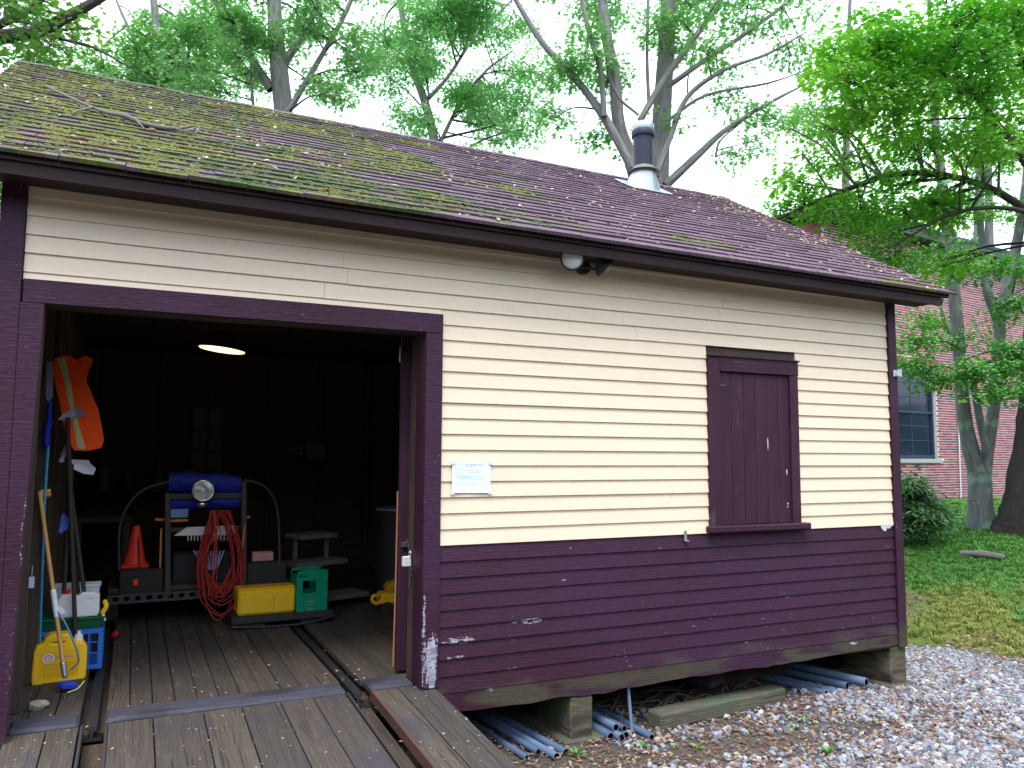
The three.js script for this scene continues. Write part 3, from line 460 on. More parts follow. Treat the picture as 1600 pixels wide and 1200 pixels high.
// ---------------------------------------------------------------- ramp to the door
{
  const ramp = thing('ramp', 'weathered plank ramp with rail slots leading up to the doorway', 'ramp'), sl = -0.0595, Z0 = -0.085, L = 3.6, ry = (z) => -0.012 + (z - Z0) * sl;
  const plank = (x0, x1, z0, z1, m, th = 0.05) => { const t = [], b = []; for (const [x, z] of [[x0, z1], [x1, z1], [x1, z0], [x0, z0]]) { t.push(V(x, ry(z), z)); b.push(V(x, ry(z) - th, z)); } return hexa(b, t, 'z', { us: 2, vs: 0.5 }); };
  const lines = [-1.835, -1.617, -1.36, -1.155, -0.94, -0.75, -0.555];
  for (let i = 0; i < 6; i++) { const j = rr(-0.004, 0.004); mesh('plank', plank(lines[i] + 0.004, lines[i + 1] - 0.004, Z0 + rr(0, 0.012), L, rampMats[i % 4]).translate(0, j, 0), rampMats[(i * 3) % 4], ramp); }
  for (const [a, b, k] of [[-2.30, -2.125, 2], [-2.118, -1.975, 0], [-0.385, -0.235, 2], [-0.228, -0.015, 1]]) mesh('plank', plank(a, b, Z0 + rr(0, 0.01), L), rampMats[k], ramp);
  for (const [x, m] of [[-1.965, steel], [-1.848, steel], [-0.545, steel], [-0.398, rust]]) mesh('rail_angle', plank(x, x + 0.013, Z0 - 0.02, L, null, 0.06).translate(0, 0.001, 0), m, ramp);
  for (const x of [-2.2, -1.7, -0.9, -0.2]) mesh('stringer', plank(x, x + 0.09, Z0 + 0.03, L, null, 0.12).translate(0, -0.051, 0), darkWood, ramp);
  for (const z of [0.62, 2.2]) mesh('cross_beam', cb(2.36, 0.14, 0.14, 0.006, 'x', -1.15, ry(z) - 0.25, z), timberWood, ramp);
  mesh('slot_bed', plank(-1.95, -0.4, Z0, L, null, 0.02).translate(0, -0.1, 0), darkWood, ramp);
  flakes('leaf_litter', 'pale leaf bits scattered over the ramp and threshold', 420, (q) => { const x = rr(-2.3, -0.02, q), z = rr(-0.08, 2.5, q); return { p: V(x, ry(z) + 0.004, z) }; }, 0.008, [[0.4, 0.36, 0.3], [0.5, 0.46, 0.4], [0.3, 0.14, 0.08], [0.34, 0.2, 0.1]], 88);
  flakes('leaf_litter', 'pale leaf bits scattered over the floor inside the doorway', 190, (q) => { const x = rr(-2.2, -0.2, q), z = -0.3 - Math.pow(q(), 1.5) * 2.6; return { p: V(x, 0.004, z) }; }, 0.010, [[0.5, 0.46, 0.4], [0.38, 0.26, 0.18], [0.35, 0.15, 0.09]], 89);
}

// ================================================================ inside the shed
const PW = (c, r = 0.55) => phys(c, r, { specularIntensity: 0.6 });
const col = { orange: PW([1.0, 0.095, 0.012], 0.8), red: PW([0.55, 0.03, 0.02], 0.5), cord: PW([0.42, 0.035, 0.03], 0.5), blue: PW([0.012, 0.03, 0.42], 0.7), tarp: PW([0.008, 0.02, 0.36], 0.6), cyan: PW([0.05, 0.3, 0.55], 0.5), yellow: PW([0.92, 0.55, 0.02], 0.45), green: PW([0.0, 0.27, 0.15], 0.5), white: PW([0.78, 0.80, 0.84], 0.5), grey: PW([0.3, 0.31, 0.34], 0.6), amber: PW([0.65, 0.25, 0.03], 0.6), wood: PW([0.62, 0.33, 0.11], 0.55), lime: PW([0.62, 0.55, 0.08], 0.6), silver: PW([0.42, 0.46, 0.40], 0.4), dgreen: PW([0.01, 0.11, 0.045], 0.55), crate: PW([0.03, 0.16, 0.62], 0.5) };
const ext = (pts2, depth, holes = [], bevel = 0) => { const s = new THREE.Shape(); pts2.forEach(([x, y], i) => i ? s.lineTo(x, y) : s.moveTo(x, y)); for (const h of holes) { const p = new THREE.Path(); h.forEach(([x, y], i) => i ? p.lineTo(x, y) : p.moveTo(x, y)); s.holes.push(p); } return new THREE.ExtrudeGeometry(s, { depth, bevelEnabled: bevel > 0, bevelSize: bevel, bevelThickness: bevel, bevelSegments: 2, curveSegments: 10 }); };
{ // lit pendant lamp
  const o = thing('ceiling_lamp', 'lit round ceiling lamp glowing warm white inside the dark shed', 'lamp'), p = V(0, 0, 0); o.position.set(-1.175, 2.25, -1.84); o.rotation.z = -0.11;
  mesh('shade', new THREE.LatheGeometry([[0.02, 0.16], [0.05, 0.13], [0.12, 0.06], [0.185, 0.004], [0.188, 0], [0.18, 0.004], [0.115, 0.055], [0.04, 0.12]].map(([a, b]) => new THREE.Vector2(a, b)), 32).translate(p.x, p.y, p.z), std([0.03, 0.035, 0.03], 0.5), o);
  const dm = new THREE.MeshStandardMaterial({ roughness: 0.6 }); dm.color.setRGB(0.8, 0.75, 0.65); dm.emissive.setRGB(1, 0.66, 0.32); dm.emissiveIntensity = 0.85;
  mesh('diffuser', new THREE.CylinderGeometry(0.172, 0.172, 0.008, 32).translate(p.x, p.y + 0.004, p.z), dm, o);
  mesh('stem', capd([V(p.x, p.y + 0.15, p.z), V(p.x, 0.352, p.z)], 0.008), blackIron, o);
  const L = new THREE.PointLight(0xffd9a0, 0.12, 0, 2); L.position.set(p.x, p.y - 0.06, p.z); L.castShadow = true; L.shadow.radius = 6; o.add(L);
}
{ // orange safety vest
  const o = thing('safety_vest', 'orange safety vest with yellow and silver stripe hanging by the doorway', 'vest'), z = -1.2;
  const px = [[86, 562], [100, 556], [112, 558], [126, 580], [140, 612], [152, 640], [158, 668], [161, 688], [157, 699], [140, 703], [118, 703], [108, 690], [100, 660], [96, 632], [90, 610], [84, 585]].map(([u, v]) => onz(u, v, z));
  const sh = new THREE.Shape(px.map((p) => new THREE.Vector2(p.x, p.y))); const g = new THREE.ExtrudeGeometry(sh, { depth: 0.02, bevelEnabled: true, bevelSize: 0.006, bevelThickness: 0.008, bevelSegments: 2, curveSegments: 4 }); g.translate(0, 0, z);
  mesh('body', g, col.orange, o);
  const strip = (a, m, dz) => { const P = []; for (let i = 0; i < a.length - 1; i++) { const [l0, r0, v0] = a[i], [l1, r1, v1] = a[i + 1]; P.push([onz(l1, v1, z + dz), onz(r1, v1, z + dz), onz(r0, v0, z + dz), onz(l0, v0, z + dz)]); } return mesh('stripe', soup(P), m, o); };
  strip([[90, 102, 560], [96, 106, 580], [103, 112, 605], [109, 117, 640], [116, 125, 670], [121, 134, 701]], col.lime, 0.031); strip([[92, 98, 560], [98, 103, 580], [105, 109, 605], [111, 115, 640], [118, 122, 670], [124, 131, 701]], col.silver, 0.034);
  const bk = [[112, 560], [122, 562], [134, 556], [146, 562], [138, 580], [134, 600], [138, 615], [128, 590], [118, 572]].map(([u, v]) => onz(u, v, z - 0.08)); const g2 = new THREE.ExtrudeGeometry(new THREE.Shape(bk.map((p) => new THREE.Vector2(p.x, p.y))), { depth: 0.015, bevelEnabled: false }); g2.translate(0, 0, z - 0.08); mesh('back_panel', g2, col.orange, o);
  mesh('hanger_hook', capd([onz(105, 556, z), onz(107, 545, z - 0.02), onz(110, 530, z - 0.06)], 0.005), blackIron, o);
}
{ // things leaning against the left wall
  const sheet = (name, lab, cat, pix, z, m, th = 0.012) => { const g = new THREE.ExtrudeGeometry(new THREE.Shape(pix.map(([u, v]) => { const p = onz(u, v, z); return new THREE.Vector2(p.x, p.y); })), { depth: th, bevelEnabled: true, bevelSize: 0.003, bevelThickness: 0.003, bevelSegments: 1 }); g.translate(0, 0, z); return single(name, g, m, lab, cat); };
  sheet('work_rag', 'grey blue rag hanging beside the orange vest', 'rag', [[73, 566], [82, 566], [82, 620], [76, 628], [72, 622]], -1.05, PW([0.22, 0.26, 0.34], 0.8));
  { const o = thing('dust_mop_pole', 'blue telescopic pole with a thick blue grip against the door post', 'pole'); mesh('shaft', capd([onz(76, 690, -1.0), onz(70, 775, -1.0)], 0.009), col.cyan, o); mesh('grip', capd([onz(78, 630, -1.0), onz(77, 655, -1.0)], 0.014), col.blue, o); mesh('grip', capd([onz(77, 660, -1.0), onz(74, 672, -1.0), onz(73, 695, -1.0)], 0.02), col.blue, o); mesh('foot', capd([onz(70, 775, -1.0), onz(62, 1010, -1.08)], 0.008), col.cyan, o); }
  const shovel = (lab, blade, a, b, z, m) => { const o = thing('shovel', lab, 'shovel', 'long handled tools by the left wall'); const P = blade.map(([u, v, dz]) => onz(u, v, z + (dz || 0))); const c = P.reduce((s, p) => s.add(p), V(0, 0, 0)).multiplyScalar(1 / P.length).add(V(0, 0, -0.025)), F = []; for (let i = 0; i < P.length; i++) { const p = P[i], n = P[(i + 1) % P.length]; F.push([c, p, n]); F.push([c.clone().add(V(0, 0, -0.004)), n.clone().add(V(0, 0, -0.004)), p.clone().add(V(0, 0, -0.004))]); } mesh('blade', soup(F), m, o); mesh('handle', capd([onz(a[0], a[1], z), onz((a[0] + b[0]) / 2, (a[1] + b[1]) / 2, z - 0.05), onz(b[0], b[1], z - 0.1)], 0.014), PW([0.05, 0.042, 0.038], 0.7), o); };
  const bl = std([0.4, 0.38, 0.5], 0.35, { metalness: 0.35 }), wh = std([0.72, 0.72, 0.82], 0.35);
  shovel('shovel with a dull steel blade raised in front of the orange vest', [[90, 656], [100, 646], [118, 636], [128, 640], [133, 650], [118, 654], [104, 658]], [106, 655], [118, 1000], -1.15, bl); shovel('narrow spade with a pale blade below the orange vest', [[92, 722], [98, 702], [104, 692], [112, 690], [108, 706], [100, 722]], [104, 716], [140, 990], -1.25, bl); shovel('scoop with a bright white blade beside the narrow spade', [[100, 722], [112, 718], [138, 719], [142, 725], [150, 732], [146, 742], [130, 740], [112, 732]], [112, 728], [96, 990], -1.3, wh); shovel('flat shovel with a small blue plastic head', [[96, 804], [100, 802], [114, 816], [112, 822], [95, 834], [92, 830]], [110, 820], [126, 960], -1.3, PW([0.09, 0.16, 0.62], 0.5));
  { const o = thing('push_broom', 'small amber broom head hung upside down beside the blue pole', 'broom'); const a = onz(62, 770, -1.02), b = onz(80, 776, -1.02); mesh('head', cb(b.x - a.x, 0.03, 0.05, 0.008, 'x', (a.x + b.x) / 2, (a.y + b.y) / 2, -1.02), col.amber, o); mesh('bristles', cb(b.x - a.x - 0.01, 0.02, 0.035, 0.004, 'x', (a.x + b.x) / 2, (a.y + b.y) / 2 + 0.024, -1.02), col.lime, o); mesh('handle', capd([V(a.x + 0.03, a.y, -1.03), V(a.x + 0.02, 0.02, -1.15)], 0.01), PW([0.12, 0.09, 0.07], 0.7), o); }
  // rolled signal flags and a white tag
  { const o = thing('signal_flags', 'bundle of rolled yellow red and green flags behind the door post', 'flags'); let k = 0; for (const [m, u, v, uu, vv, r] of [[col.lime, 63, 830, 57, 850, 0.014], [col.white, 65, 840, 62, 852, 0.01], [col.red, 63, 852, 58, 895, 0.016], [col.green, 66, 858, 62, 900, 0.016], [col.lime, 53, 870, 52, 882, 0.018], [col.orange, 64, 872, 66, 878, 0.016]]) mesh('roll', capd([onz(u, v, -1.2 - 0.02 * k), onz(uu, vv, -1.2 - 0.02 * k++)], r), m, o); }
  { const o = thing('key_tag', 'white plastic tag hanging behind the door post', 'tag'); const a = onz(49, 910, -0.95); mesh('plate', cb(0.032, 0.07, 0.006, 0.003, 'y', a.x, a.y, -0.95), PW([0.6, 0.65, 0.95], 0.4), o); mesh('cord', capd([V(a.x, a.y + 0.035, -0.95), V(a.x, a.y + 0.1, -0.96)], 0.004), col.grey, o); }
}
{ // yellow jug
  const o = thing('detergent_jug', 'large yellow detergent jug with moulded handle on the floor', 'jug'); o.position.set(-2.14, 0.002, -1.1); o.rotation.y = 0.12;
  const sil = [[-0.135, 0], [0.128, 0], [0.135, 0.02], [0.135, 0.19], [0.12, 0.215], [0.06, 0.225], [0.045, 0.262], [0.03, 0.275], [-0.06, 0.275], [-0.078, 0.262], [-0.09, 0.235], [-0.125, 0.215], [-0.135, 0.19], [-0.14, 0.02]], hole = [[0.03, 0.222], [0.02, 0.252], [-0.05, 0.254], [-0.066, 0.244], [-0.064, 0.222]];
  const g = ext(sil, 0.09, [hole], 0.014); g.translate(0, 0, -0.045); mesh('body', g, col.yellow, o);
  const g2 = ext([[-0.15, 0], [-0.10, 0], [-0.10, 0.2], [-0.12, 0.21], [-0.138, 0.19]], 0.04, [], 0.01); g2.translate(-0.006, 0, -0.11); mesh('grip_side', g2, col.yellow, o);
  mesh('cap', cyl(0.026, 0.024, 0.035, 0.1, 0.228, 0), col.white, o); mesh('spout', cyl(0.012, 0.01, 0.025, 0.1, 0.262, 0), col.white, o);
  const cv = document.createElement('canvas'); cv.width = 320; cv.height = 256; const x = cv.getContext('2d'); x.fillStyle = '#f0b80a'; x.fillRect(0, 0, 320, 256); x.fillStyle = '#f4f0f4'; x.beginPath(); x.arc(70, 62, 44, 0, 7); x.fill(); x.strokeStyle = '#a8447c'; x.lineWidth = 10; x.beginPath(); x.arc(70, 62, 28, 0, 7); x.stroke(); x.fillStyle = '#c06a94'; x.fillRect(58, 54, 24, 14); x.fillStyle = '#7c8fae'; for (const [a, w] of [[124, 46], [178, 30], [216, 52]]) x.fillRect(a, 56, w, 16); x.fillStyle = '#4c3a1a'; x.fillRect(30, 124, 270, 4); x.fillStyle = '#c58a10'; const q = rng(4); for (let r = 0; r < 8; r++) for (let p = 34; p < 290;) { const w = 8 + q() * 26; x.fillRect(p, 142 + r * 13, w, 5); p += w + 6; }
  const t = new THREE.CanvasTexture(cv); t.colorSpace = THREE.SRGBColorSpace; mesh('printed_label', new THREE.PlaneGeometry(0.22, 0.165).translate(-0.005, 0.105, 0.0602), new THREE.MeshStandardMaterial({ map: t, roughness: 0.5 }), o);
}
{ // blue crate with bins on top
  const o = thing('plastic_crate', 'bright blue open mesh crate behind the yellow jug', 'crate'), x0 = -2.29, x1 = -1.905, z0 = -1.62, z1 = -1.27, H = 0.265, B = []; const bar = (a, b, c, d, e, f) => B.push(cb(b - a, d - c, f - e, 0.004, 'x', (a + b) / 2, (c + d) / 2, (e + f) / 2));
  for (const z of [z1 - 0.012, z0]) { bar(x0, x1, 0, 0.03, z, z + 0.012); bar(x0, x1, H - 0.035, H, z, z + 0.012); for (let i = 0; i <= 5; i++) { const x = lerp(x0, x1 - 0.016, i / 5), w = i === 0 || i === 5 ? 0.03 : 0.014; bar(i === 5 ? x1 - w : x, i === 5 ? x1 : x + w, 0.03, H - 0.035, z, z + 0.012); } for (const y of [0.1, 0.17]) bar(x0 + 0.03, x1 - 0.03, y, y + 0.01, z + 0.002, z + 0.01); }
  for (const x of [x0, x1 - 0.012]) { bar(x, x + 0.012, 0, 0.03, z0 + 0.0125, z1 - 0.0125); bar(x, x + 0.012, H - 0.035, H, z0 + 0.0125, z1 - 0.0125); for (let i = 1; i < 5; i++) { const z = lerp(z0, z1, i / 5); bar(x + 0.001, x + 0.011, 0.03, H - 0.035, z, z + 0.014); } }
  bar(x0 + 0.013, x1 - 0.013, 0.004, 0.012, z0 + 0.013, z1 - 0.013); mesh('lattice', merge(B), col.crate, o);
  const g = thing('green_bin', 'dark green plastic bin lid resting on the blue crate', 'bin'); mesh('body', hexa([V(-2.27, 0.266, -1.29), V(-1.925, 0.266, -1.29), V(-1.925, 0.266, -1.6), V(-2.27, 0.266, -1.6)], [V(-2.29, 0.325, -1.275), V(-1.905, 0.325, -1.275), V(-1.905, 0.325, -1.615), V(-2.29, 0.325, -1.615)], 'x'), col.dgreen, g); mesh('rim', cb(0.4, 0.015, 0.36, 0.005, 'x', -2.098, 0.333, -1.445), col.dgreen, g);
  const w = thing('white_jug', 'white plastic jug with an orange label on the green bin', 'jug'); const gw = ext([[-0.115, 0], [0.105, 0], [0.112, 0.02], [0.11, 0.12], [0.09, 0.135], [0.02, 0.137], [-0.005, 0.115], [-0.04, 0.112], [-0.06, 0.128], [-0.1, 0.128], [-0.115, 0.1]], 0.08, [[[0.04, 0.088], [0.085, 0.088], [0.085, 0.11], [0.04, 0.11]]], 0.012); gw.translate(-2.06, 0.354, -1.38); mesh('body', gw, col.white, w); mesh('cap', cyl(0.022, 0.022, 0.025, -2.135, 0.492, -1.34), col.red, w); mesh('printed_label', cb(0.06, 0.026, 0.004, 0.001, 'x', -2.0, 0.453, -1.37), col.amber, w);
  const t = thing('white_tray', 'white plastic tub behind the white jug', 'tub'); mesh('body', hexa([V(-2.2, 0.342, -1.46), V(-1.96, 0.342, -1.46), V(-1.96, 0.342, -1.6), V(-2.2, 0.342, -1.6)], [V(-2.22, 0.515, -1.45), V(-1.945, 0.515, -1.45), V(-1.945, 0.515, -1.61), V(-2.22, 0.515, -1.61)], 'x'), PW([0.6, 0.63, 0.72], 0.5), t); mesh('rim', cb(0.29, 0.012, 0.175, 0.004, 'x', -2.083, 0.521, -1.53), col.white, t);
  const f = thing('funnel', 'small orange yellow spout on the crate corner', 'spout'); mesh('body', capd([V(-1.915, 0.36, -1.3), V(-1.895, 0.40, -1.3), V(-1.905, 0.43, -1.31)], 0.016), col.yellow, f); mesh('tip', capd([V(-1.915, 0.355, -1.3), V(-1.9, 0.315, -1.285)], 0.009), col.white, f);
}
{ // sponge mop leaning in front
  const a = V(-2.293, 1.18, -0.98), b = V(-2.085, 0.055, -0.80), o = thing('sponge_mop', 'wooden handled sponge mop leaning in front of the yellow jug', 'mop'), L = (t) => a.clone().lerp(b, t);
  mesh('handle', capd([a, L(0.5), L(0.93)], 0.0125), col.wood, o); mesh('sleeve', capd([L(0.53), L(0.66)], 0.017), col.white, o); mesh('lever', capd([L(0.64).add(V(0.012, 0, 0.012)), L(0.72).add(V(0.05, 0, 0.02)), L(0.90).add(V(0.085, 0, 0.02)), L(0.94).add(V(0.04, 0, 0.01))], 0.006), std([0.16, 0.22, 0.32], 0.4, { metalness: 0.5 }), o); mesh('lever_bracket', xf(cb(0.05, 0.05, 0.012, 0.004), L(0.64).x + 0.018, L(0.64).y, L(0.64).z + 0.005, 0, 0, 0.7), col.white, o);
  mesh('socket', capd([L(0.91), L(0.97)], 0.017), zinc, o); mesh('sponge_head', xf(cb(0.10, 0.04, 0.07, 0.01), b.x + 0.012, 0.034, b.z + 0.01, 0.2, 0.7, -0.35), PW([0.02, 0.06, 0.45], 0.7), o); mesh('wire', capd([V(b.x + 0.02, 0.012, b.z + 0.09), V(b.x + 0.07, 0.02, b.z + 0.05), V(b.x + 0.1, 0.05, b.z + 0.02)], 0.004), PW([0.6, 0.62, 0.2], 0.5), o);
}
{ const g = pebble(44, 0.6); g.scale(0.05, 0.05, 0.04); g.translate(-2.19, 0.022, -0.47); single('floor_stone', g, PW([0.34, 0.3, 0.24], 0.9), 'pale tan stone on the floor just inside the door post', 'stone'); const b = ony(180, 992, 0.03); single('red_ball', new THREE.SphereGeometry(0.03, 18, 12).translate(b.x, 0.03, b.z), PW([0.4, 0.012, 0.05], 0.5), 'small dark red ball on the floor beside the crate', 'ball'); }
// ---------------------------------------------------------------- rail motor car
{
  const Z = -2.55, o = thing('rail_motor_car', 'dark open rail motor car with a round headlight on the inside track', 'rail car'), p = (u, v, z = Z) => onz(u, v, z), iron = std([0.045, 0.045, 0.05], 0.6), bk = std([0.018, 0.018, 0.022], 0.55);
  const bl = p(168, 930), br = p(452, 921), H = 0.075, W = br.x - bl.x, hs = []; for (let i = 0; i < 17; i++) { const c = 0.06 + i * (W - 0.12) / 16; hs.push(Array.from({ length: 12 }, (_, k) => [c + 0.024 * Math.cos(k / 12 * 6.283), -0.036 + 0.02 * Math.sin(k / 12 * 6.283)]).reverse()); }
  const gb = ext([[0, -H], [W, -H], [W, 0], [0, 0]], 0.02, hs); gb.translate(bl.x, bl.y, Z); mesh('deck_beam', gb, iron, o);
  mesh('deck', cb(W, 0.04, 1.3, 0.006, 'x', bl.x + W / 2, bl.y + 0.022, Z - 0.66), darkWood, o);
  for (const x of [-1.885, -0.5]) for (const z of [Z - 0.3, Z - 1.1]) { const w = new THREE.CylinderGeometry(0.15, 0.15, 0.07, 28).rotateZ(Math.PI / 2).translate(x, 0.143, z), f = new THREE.CylinderGeometry(0.172, 0.172, 0.016, 28).rotateZ(Math.PI / 2).translate(x + (x < -1 ? 0.04 : -0.04), 0.143, z); mesh('wheel', merge([w, f]), iron, o); }
  const bar = (name, a, b, w, m = bk) => { const g = cb(w, a.distanceTo(b), w, 0.004, 'y'), d = b.clone().sub(a).normalize(); g.applyQuaternion(new THREE.Quaternion().setFromUnitVectors(V(0, 1, 0), d)); const c = a.clone().lerp(b, 0.5); g.translate(c.x, c.y, c.z); return mesh(name, g, m, o); };
  bar('post', p(262, 770), p(262, 932), 0.045, iron); bar('post', p(381, 752), p(381, 920), 0.045, iron); bar('cross_bar', p(266, 776, Z - 0.03), p(378, 774, Z - 0.03), 0.05, iron); bar('cross_bar', p(266, 828, Z - 0.09), p(378, 824, Z - 0.09), 0.04, iron);
  bar('yellow_rail', p(242, 812, Z - 0.05), p(258, 812, Z - 0.05), 0.022, col.amber); bar('yellow_rail', p(263, 814, Z - 0.055), p(294, 813, Z - 0.055), 0.022, col.amber); bar('yellow_rail', p(380, 809, Z - 0.05), p(391, 808, Z - 0.05), 0.022, col.amber); bar('yellow_strip', p(252, 826, Z - 0.02), p(250, 888, Z - 0.02), 0.016, col.amber); bar('yellow_strip', p(383, 820, Z + 0.03), p(378, 862, Z + 0.03), 0.014, col.amber);
  mesh('hand_rail', capd([p(186, 890), p(188, 820), p(200, 790), p(225, 765), p(262, 753)], 0.012, 8, 5), iron, o); mesh('hand_rail', capd([p(384, 750), p(410, 758), p(428, 778), p(435, 810), p(437, 880)], 0.012, 8, 5), iron, o);
  const l0 = p(186, 893), l1 = p(255, 932); mesh('tool_box', cb(l1.x - l0.x, l0.y - l1.y, 0.4, 0.012, 'x', (l0.x + l1.x) / 2, (l0.y + l1.y) / 2 + 0.01, Z - 0.2), blackGloss, o); const r0 = p(386, 881), r1 = p(448, 922); mesh('tool_box', cb(r1.x - r0.x, r0.y - r1.y, 0.4, 0.012, 'x', (r0.x + r1.x) / 2, (r0.y + r1.y) / 2 + 0.01, Z - 0.2), bk, o);
  const rl = p(212, 910, Z + 0.004); mesh('reflector', cb(0.035, 0.05, 0.006, 0.003, 'y', rl.x, rl.y, Z + 0.006), col.orange, o);
  const c = p(316, 766), hd = grp('headlight', o), dir = V(0.06, 0.05, 1).normalize(), qt = new THREE.Quaternion().setFromUnitVectors(V(0, 1, 0), dir), lg = (a, m, n) => mesh(n, new THREE.LatheGeometry(a.map(([r, y]) => new THREE.Vector2(r, y)), 32).applyQuaternion(qt).translate(c.x, c.y, c.z + 0.1), m, hd);
  lg([[0.0001, -0.11], [0.05, -0.1], [0.08, -0.03], [0.086, 0.0]], blackGloss, 'bowl'); lg([[0.0001, -0.062], [0.03, -0.052], [0.06, -0.024], [0.076, 0.0]], brightMetal, 'reflector'); lg([[0.076, 0.0], [0.09, -0.004], [0.092, 0.008], [0.08, 0.012], [0.076, 0.0]], brightMetal, 'bezel'); lg([[0.0001, 0.02], [0.04, 0.015], [0.077, 0.003]], phys([1, 1, 1], 0.02, { transmission: 1, thickness: 0 }), 'lens'); lg([[0.0001, -0.02], [0.014, -0.03], [0.012, -0.055]], std([0.9, 0.9, 0.85], 0.2), 'bulb'); mesh('horn', new THREE.SphereGeometry(0.05, 20, 14).scale(1, 0.6, 0.7).translate(c.x, c.y - 0.115, c.z + 0.06), brightMetal, hd);
  // white slotted panel and fan of slats
  const w0 = p(272, 837, Z - 0.01), w1 = p(292, 824, Z - 0.01), w2 = p(367, 821, Z - 0.01), w3 = p(367, 836, Z - 0.01), gw = new THREE.ExtrudeGeometry(new THREE.Shape([w0, w3, w2, w1].map((k) => new THREE.Vector2(k.x, k.y))), { depth: 0.02, bevelEnabled: false }); gw.translate(0, 0, Z - 0.03); mesh('white_panel', gw, col.white, o);
  for (let i = 0; i < 15; i++) { const u = lerp(294, 366, i / 14); bar('tooth', p(u, 836, Z - 0.02), p(u - 0.5, 845, Z - 0.02), 0.009, col.white); } for (let i = 0; i < 10; i++) { const t = i / 9, u = lerp(302, 350, t); bar('fan_slat', p(u, 860, Z - 0.06), p(lerp(322, 338, t), 890, Z - 0.06), 0.012, PW([0.42, 0.52, 0.85], 0.5)); }
  mesh('engine_block', cb(0.5, 0.3, 0.4, 0.02, 'x', p(320, 880).x, 0.42, Z - 0.45), bk, o);
  // load on the car
  const bt = (name, lab, a, b, r, m) => { const A = p(...a, Z - 0.06), B = p(...b, Z - 0.06), g = new THREE.CylinderGeometry(r, r, A.distanceTo(B), 18, 14), q = rng(Math.floor(r * 1e4)), ps = g.attributes.position; for (let i = 0; i < ps.count; i++) { const k = 1 + 0.32 * (vn(ps.getY(i) * 14 + 5, Math.atan2(ps.getX(i), ps.getZ(i)) * 2 + 9) - 0.5); ps.setX(i, ps.getX(i) * k); ps.setZ(i, ps.getZ(i) * k * 0.9); } g.computeVertexNormals(); g.applyQuaternion(new THREE.Quaternion().setFromUnitVectors(V(0, 1, 0), B.clone().sub(A).normalize())); const cc = A.lerp(B, 0.5); g.translate(cc.x, cc.y, cc.z); single(name, g, m, lab, 'tarp'); };
  bt('rolled_tarp', 'upper thick roll of blue tarp behind the headlight', [263, 753], [375, 758], 0.086, col.tarp); bt('rolled_tarp', 'lower thin roll of blue tarp under the headlight', [267, 787], [374, 784], 0.052, col.tarp);
  const b0 = p(266, 794, Z - 0.05), b1 = p(294, 811, Z - 0.05); single('plastic_box', cb(b1.x - b0.x, b0.y - b1.y, 0.12, 0.008, 'x', (b0.x + b1.x) / 2, (b0.y + b1.y) / 2 + 0.012, Z - 0.1), PW([0.2, 0.36, 0.62], 0.5), 'pale blue plastic box under the lower blue tarp', 'box');
  { const t = thing('traffic_cone', 'orange red traffic cone standing on the black tool box', 'cone'), a = p(210, 890, Z - 0.15); mesh('cone', new THREE.LatheGeometry([[0.085, 0.012], [0.088, 0.03], [0.078, 0.06], [0.06, 0.15], [0.04, 0.26], [0.026, 0.33], [0.02, 0.335], [0.0001, 0.336]].map(([r, y]) => new THREE.Vector2(r, y)), 26).translate(a.x, a.y + 0.03, a.z), PW([0.85, 0.05, 0.025], 0.5), t); mesh('base', cb(0.22, 0.03, 0.22, 0.012, 'x', a.x, a.y + 0.035, a.z), PW([0.7, 0.04, 0.025], 0.6), t); mesh('cord', capd([V(a.x + 0.02, a.y + 0.27, a.z + 0.06), V(a.x + 0.03, a.y + 0.15, a.z + 0.085), V(a.x + 0.035, a.y + 0.02, a.z + 0.12)], 0.006), blackIron, t); }
  { // cord coil
    const q = rng(31), t = thing('extension_cord', 'coil of red extension cord hanging from the rail car', 'cord'), G = []; for (let i = 0; i < 15; i++) { const zz = Z + 0.05 + i * 0.006, topU = rr(330, 352, q), lu = rr(307, 324, q), ru = rr(362, 384, q), b = i < 12 ? rr(918, 946, q) : rr(955, 972, q), P = [[topU, 797], [lerp(topU, lu, 0.6), 830], [lu, 885], [lu + 6, b - 22], [(lu + ru) / 2 + rr(-8, 8, q), b], [ru - 6, b - 24], [ru, 880], [lerp(topU + 8, ru, 0.6), 828], [topU + 8, 797]].map(([u, v]) => p(u, v, zz + rr(-0.01, 0.01, q))); G.push(tube(P, [0.0052], 6, 5)); } for (let i = 0; i < 8; i++) G.push(tube([p(rr(328, 338, q), 798, Z + 0.15), p(rr(322, 345, q), 830, Z + 0.16), p(rr(318, 340, q), 870, Z + 0.15), p(rr(316, 340, q), 930, Z + 0.14)], [0.0052], 6, 4)); mesh('loops', merge(G), col.cord, t); mesh('hook', capd([p(340, 800, Z + 0.16), p(340, 794, Z + 0.1), p(340, 792, Z - 0.02)], 0.008), blackIron, t); }
  const k0 = p(394, 868, Z - 0.12), k1 = p(426, 880, Z - 0.12); single('paper_box', cb(k1.x - k0.x, k0.y - k1.y + 0.02, 0.1, 0.004, 'x', (k0.x + k1.x) / 2, r0.y + 0.035, Z - 0.14), PW([0.55, 0.3, 0.3], 0.7), 'small pink and white carton on the right tool box', 'carton');
}
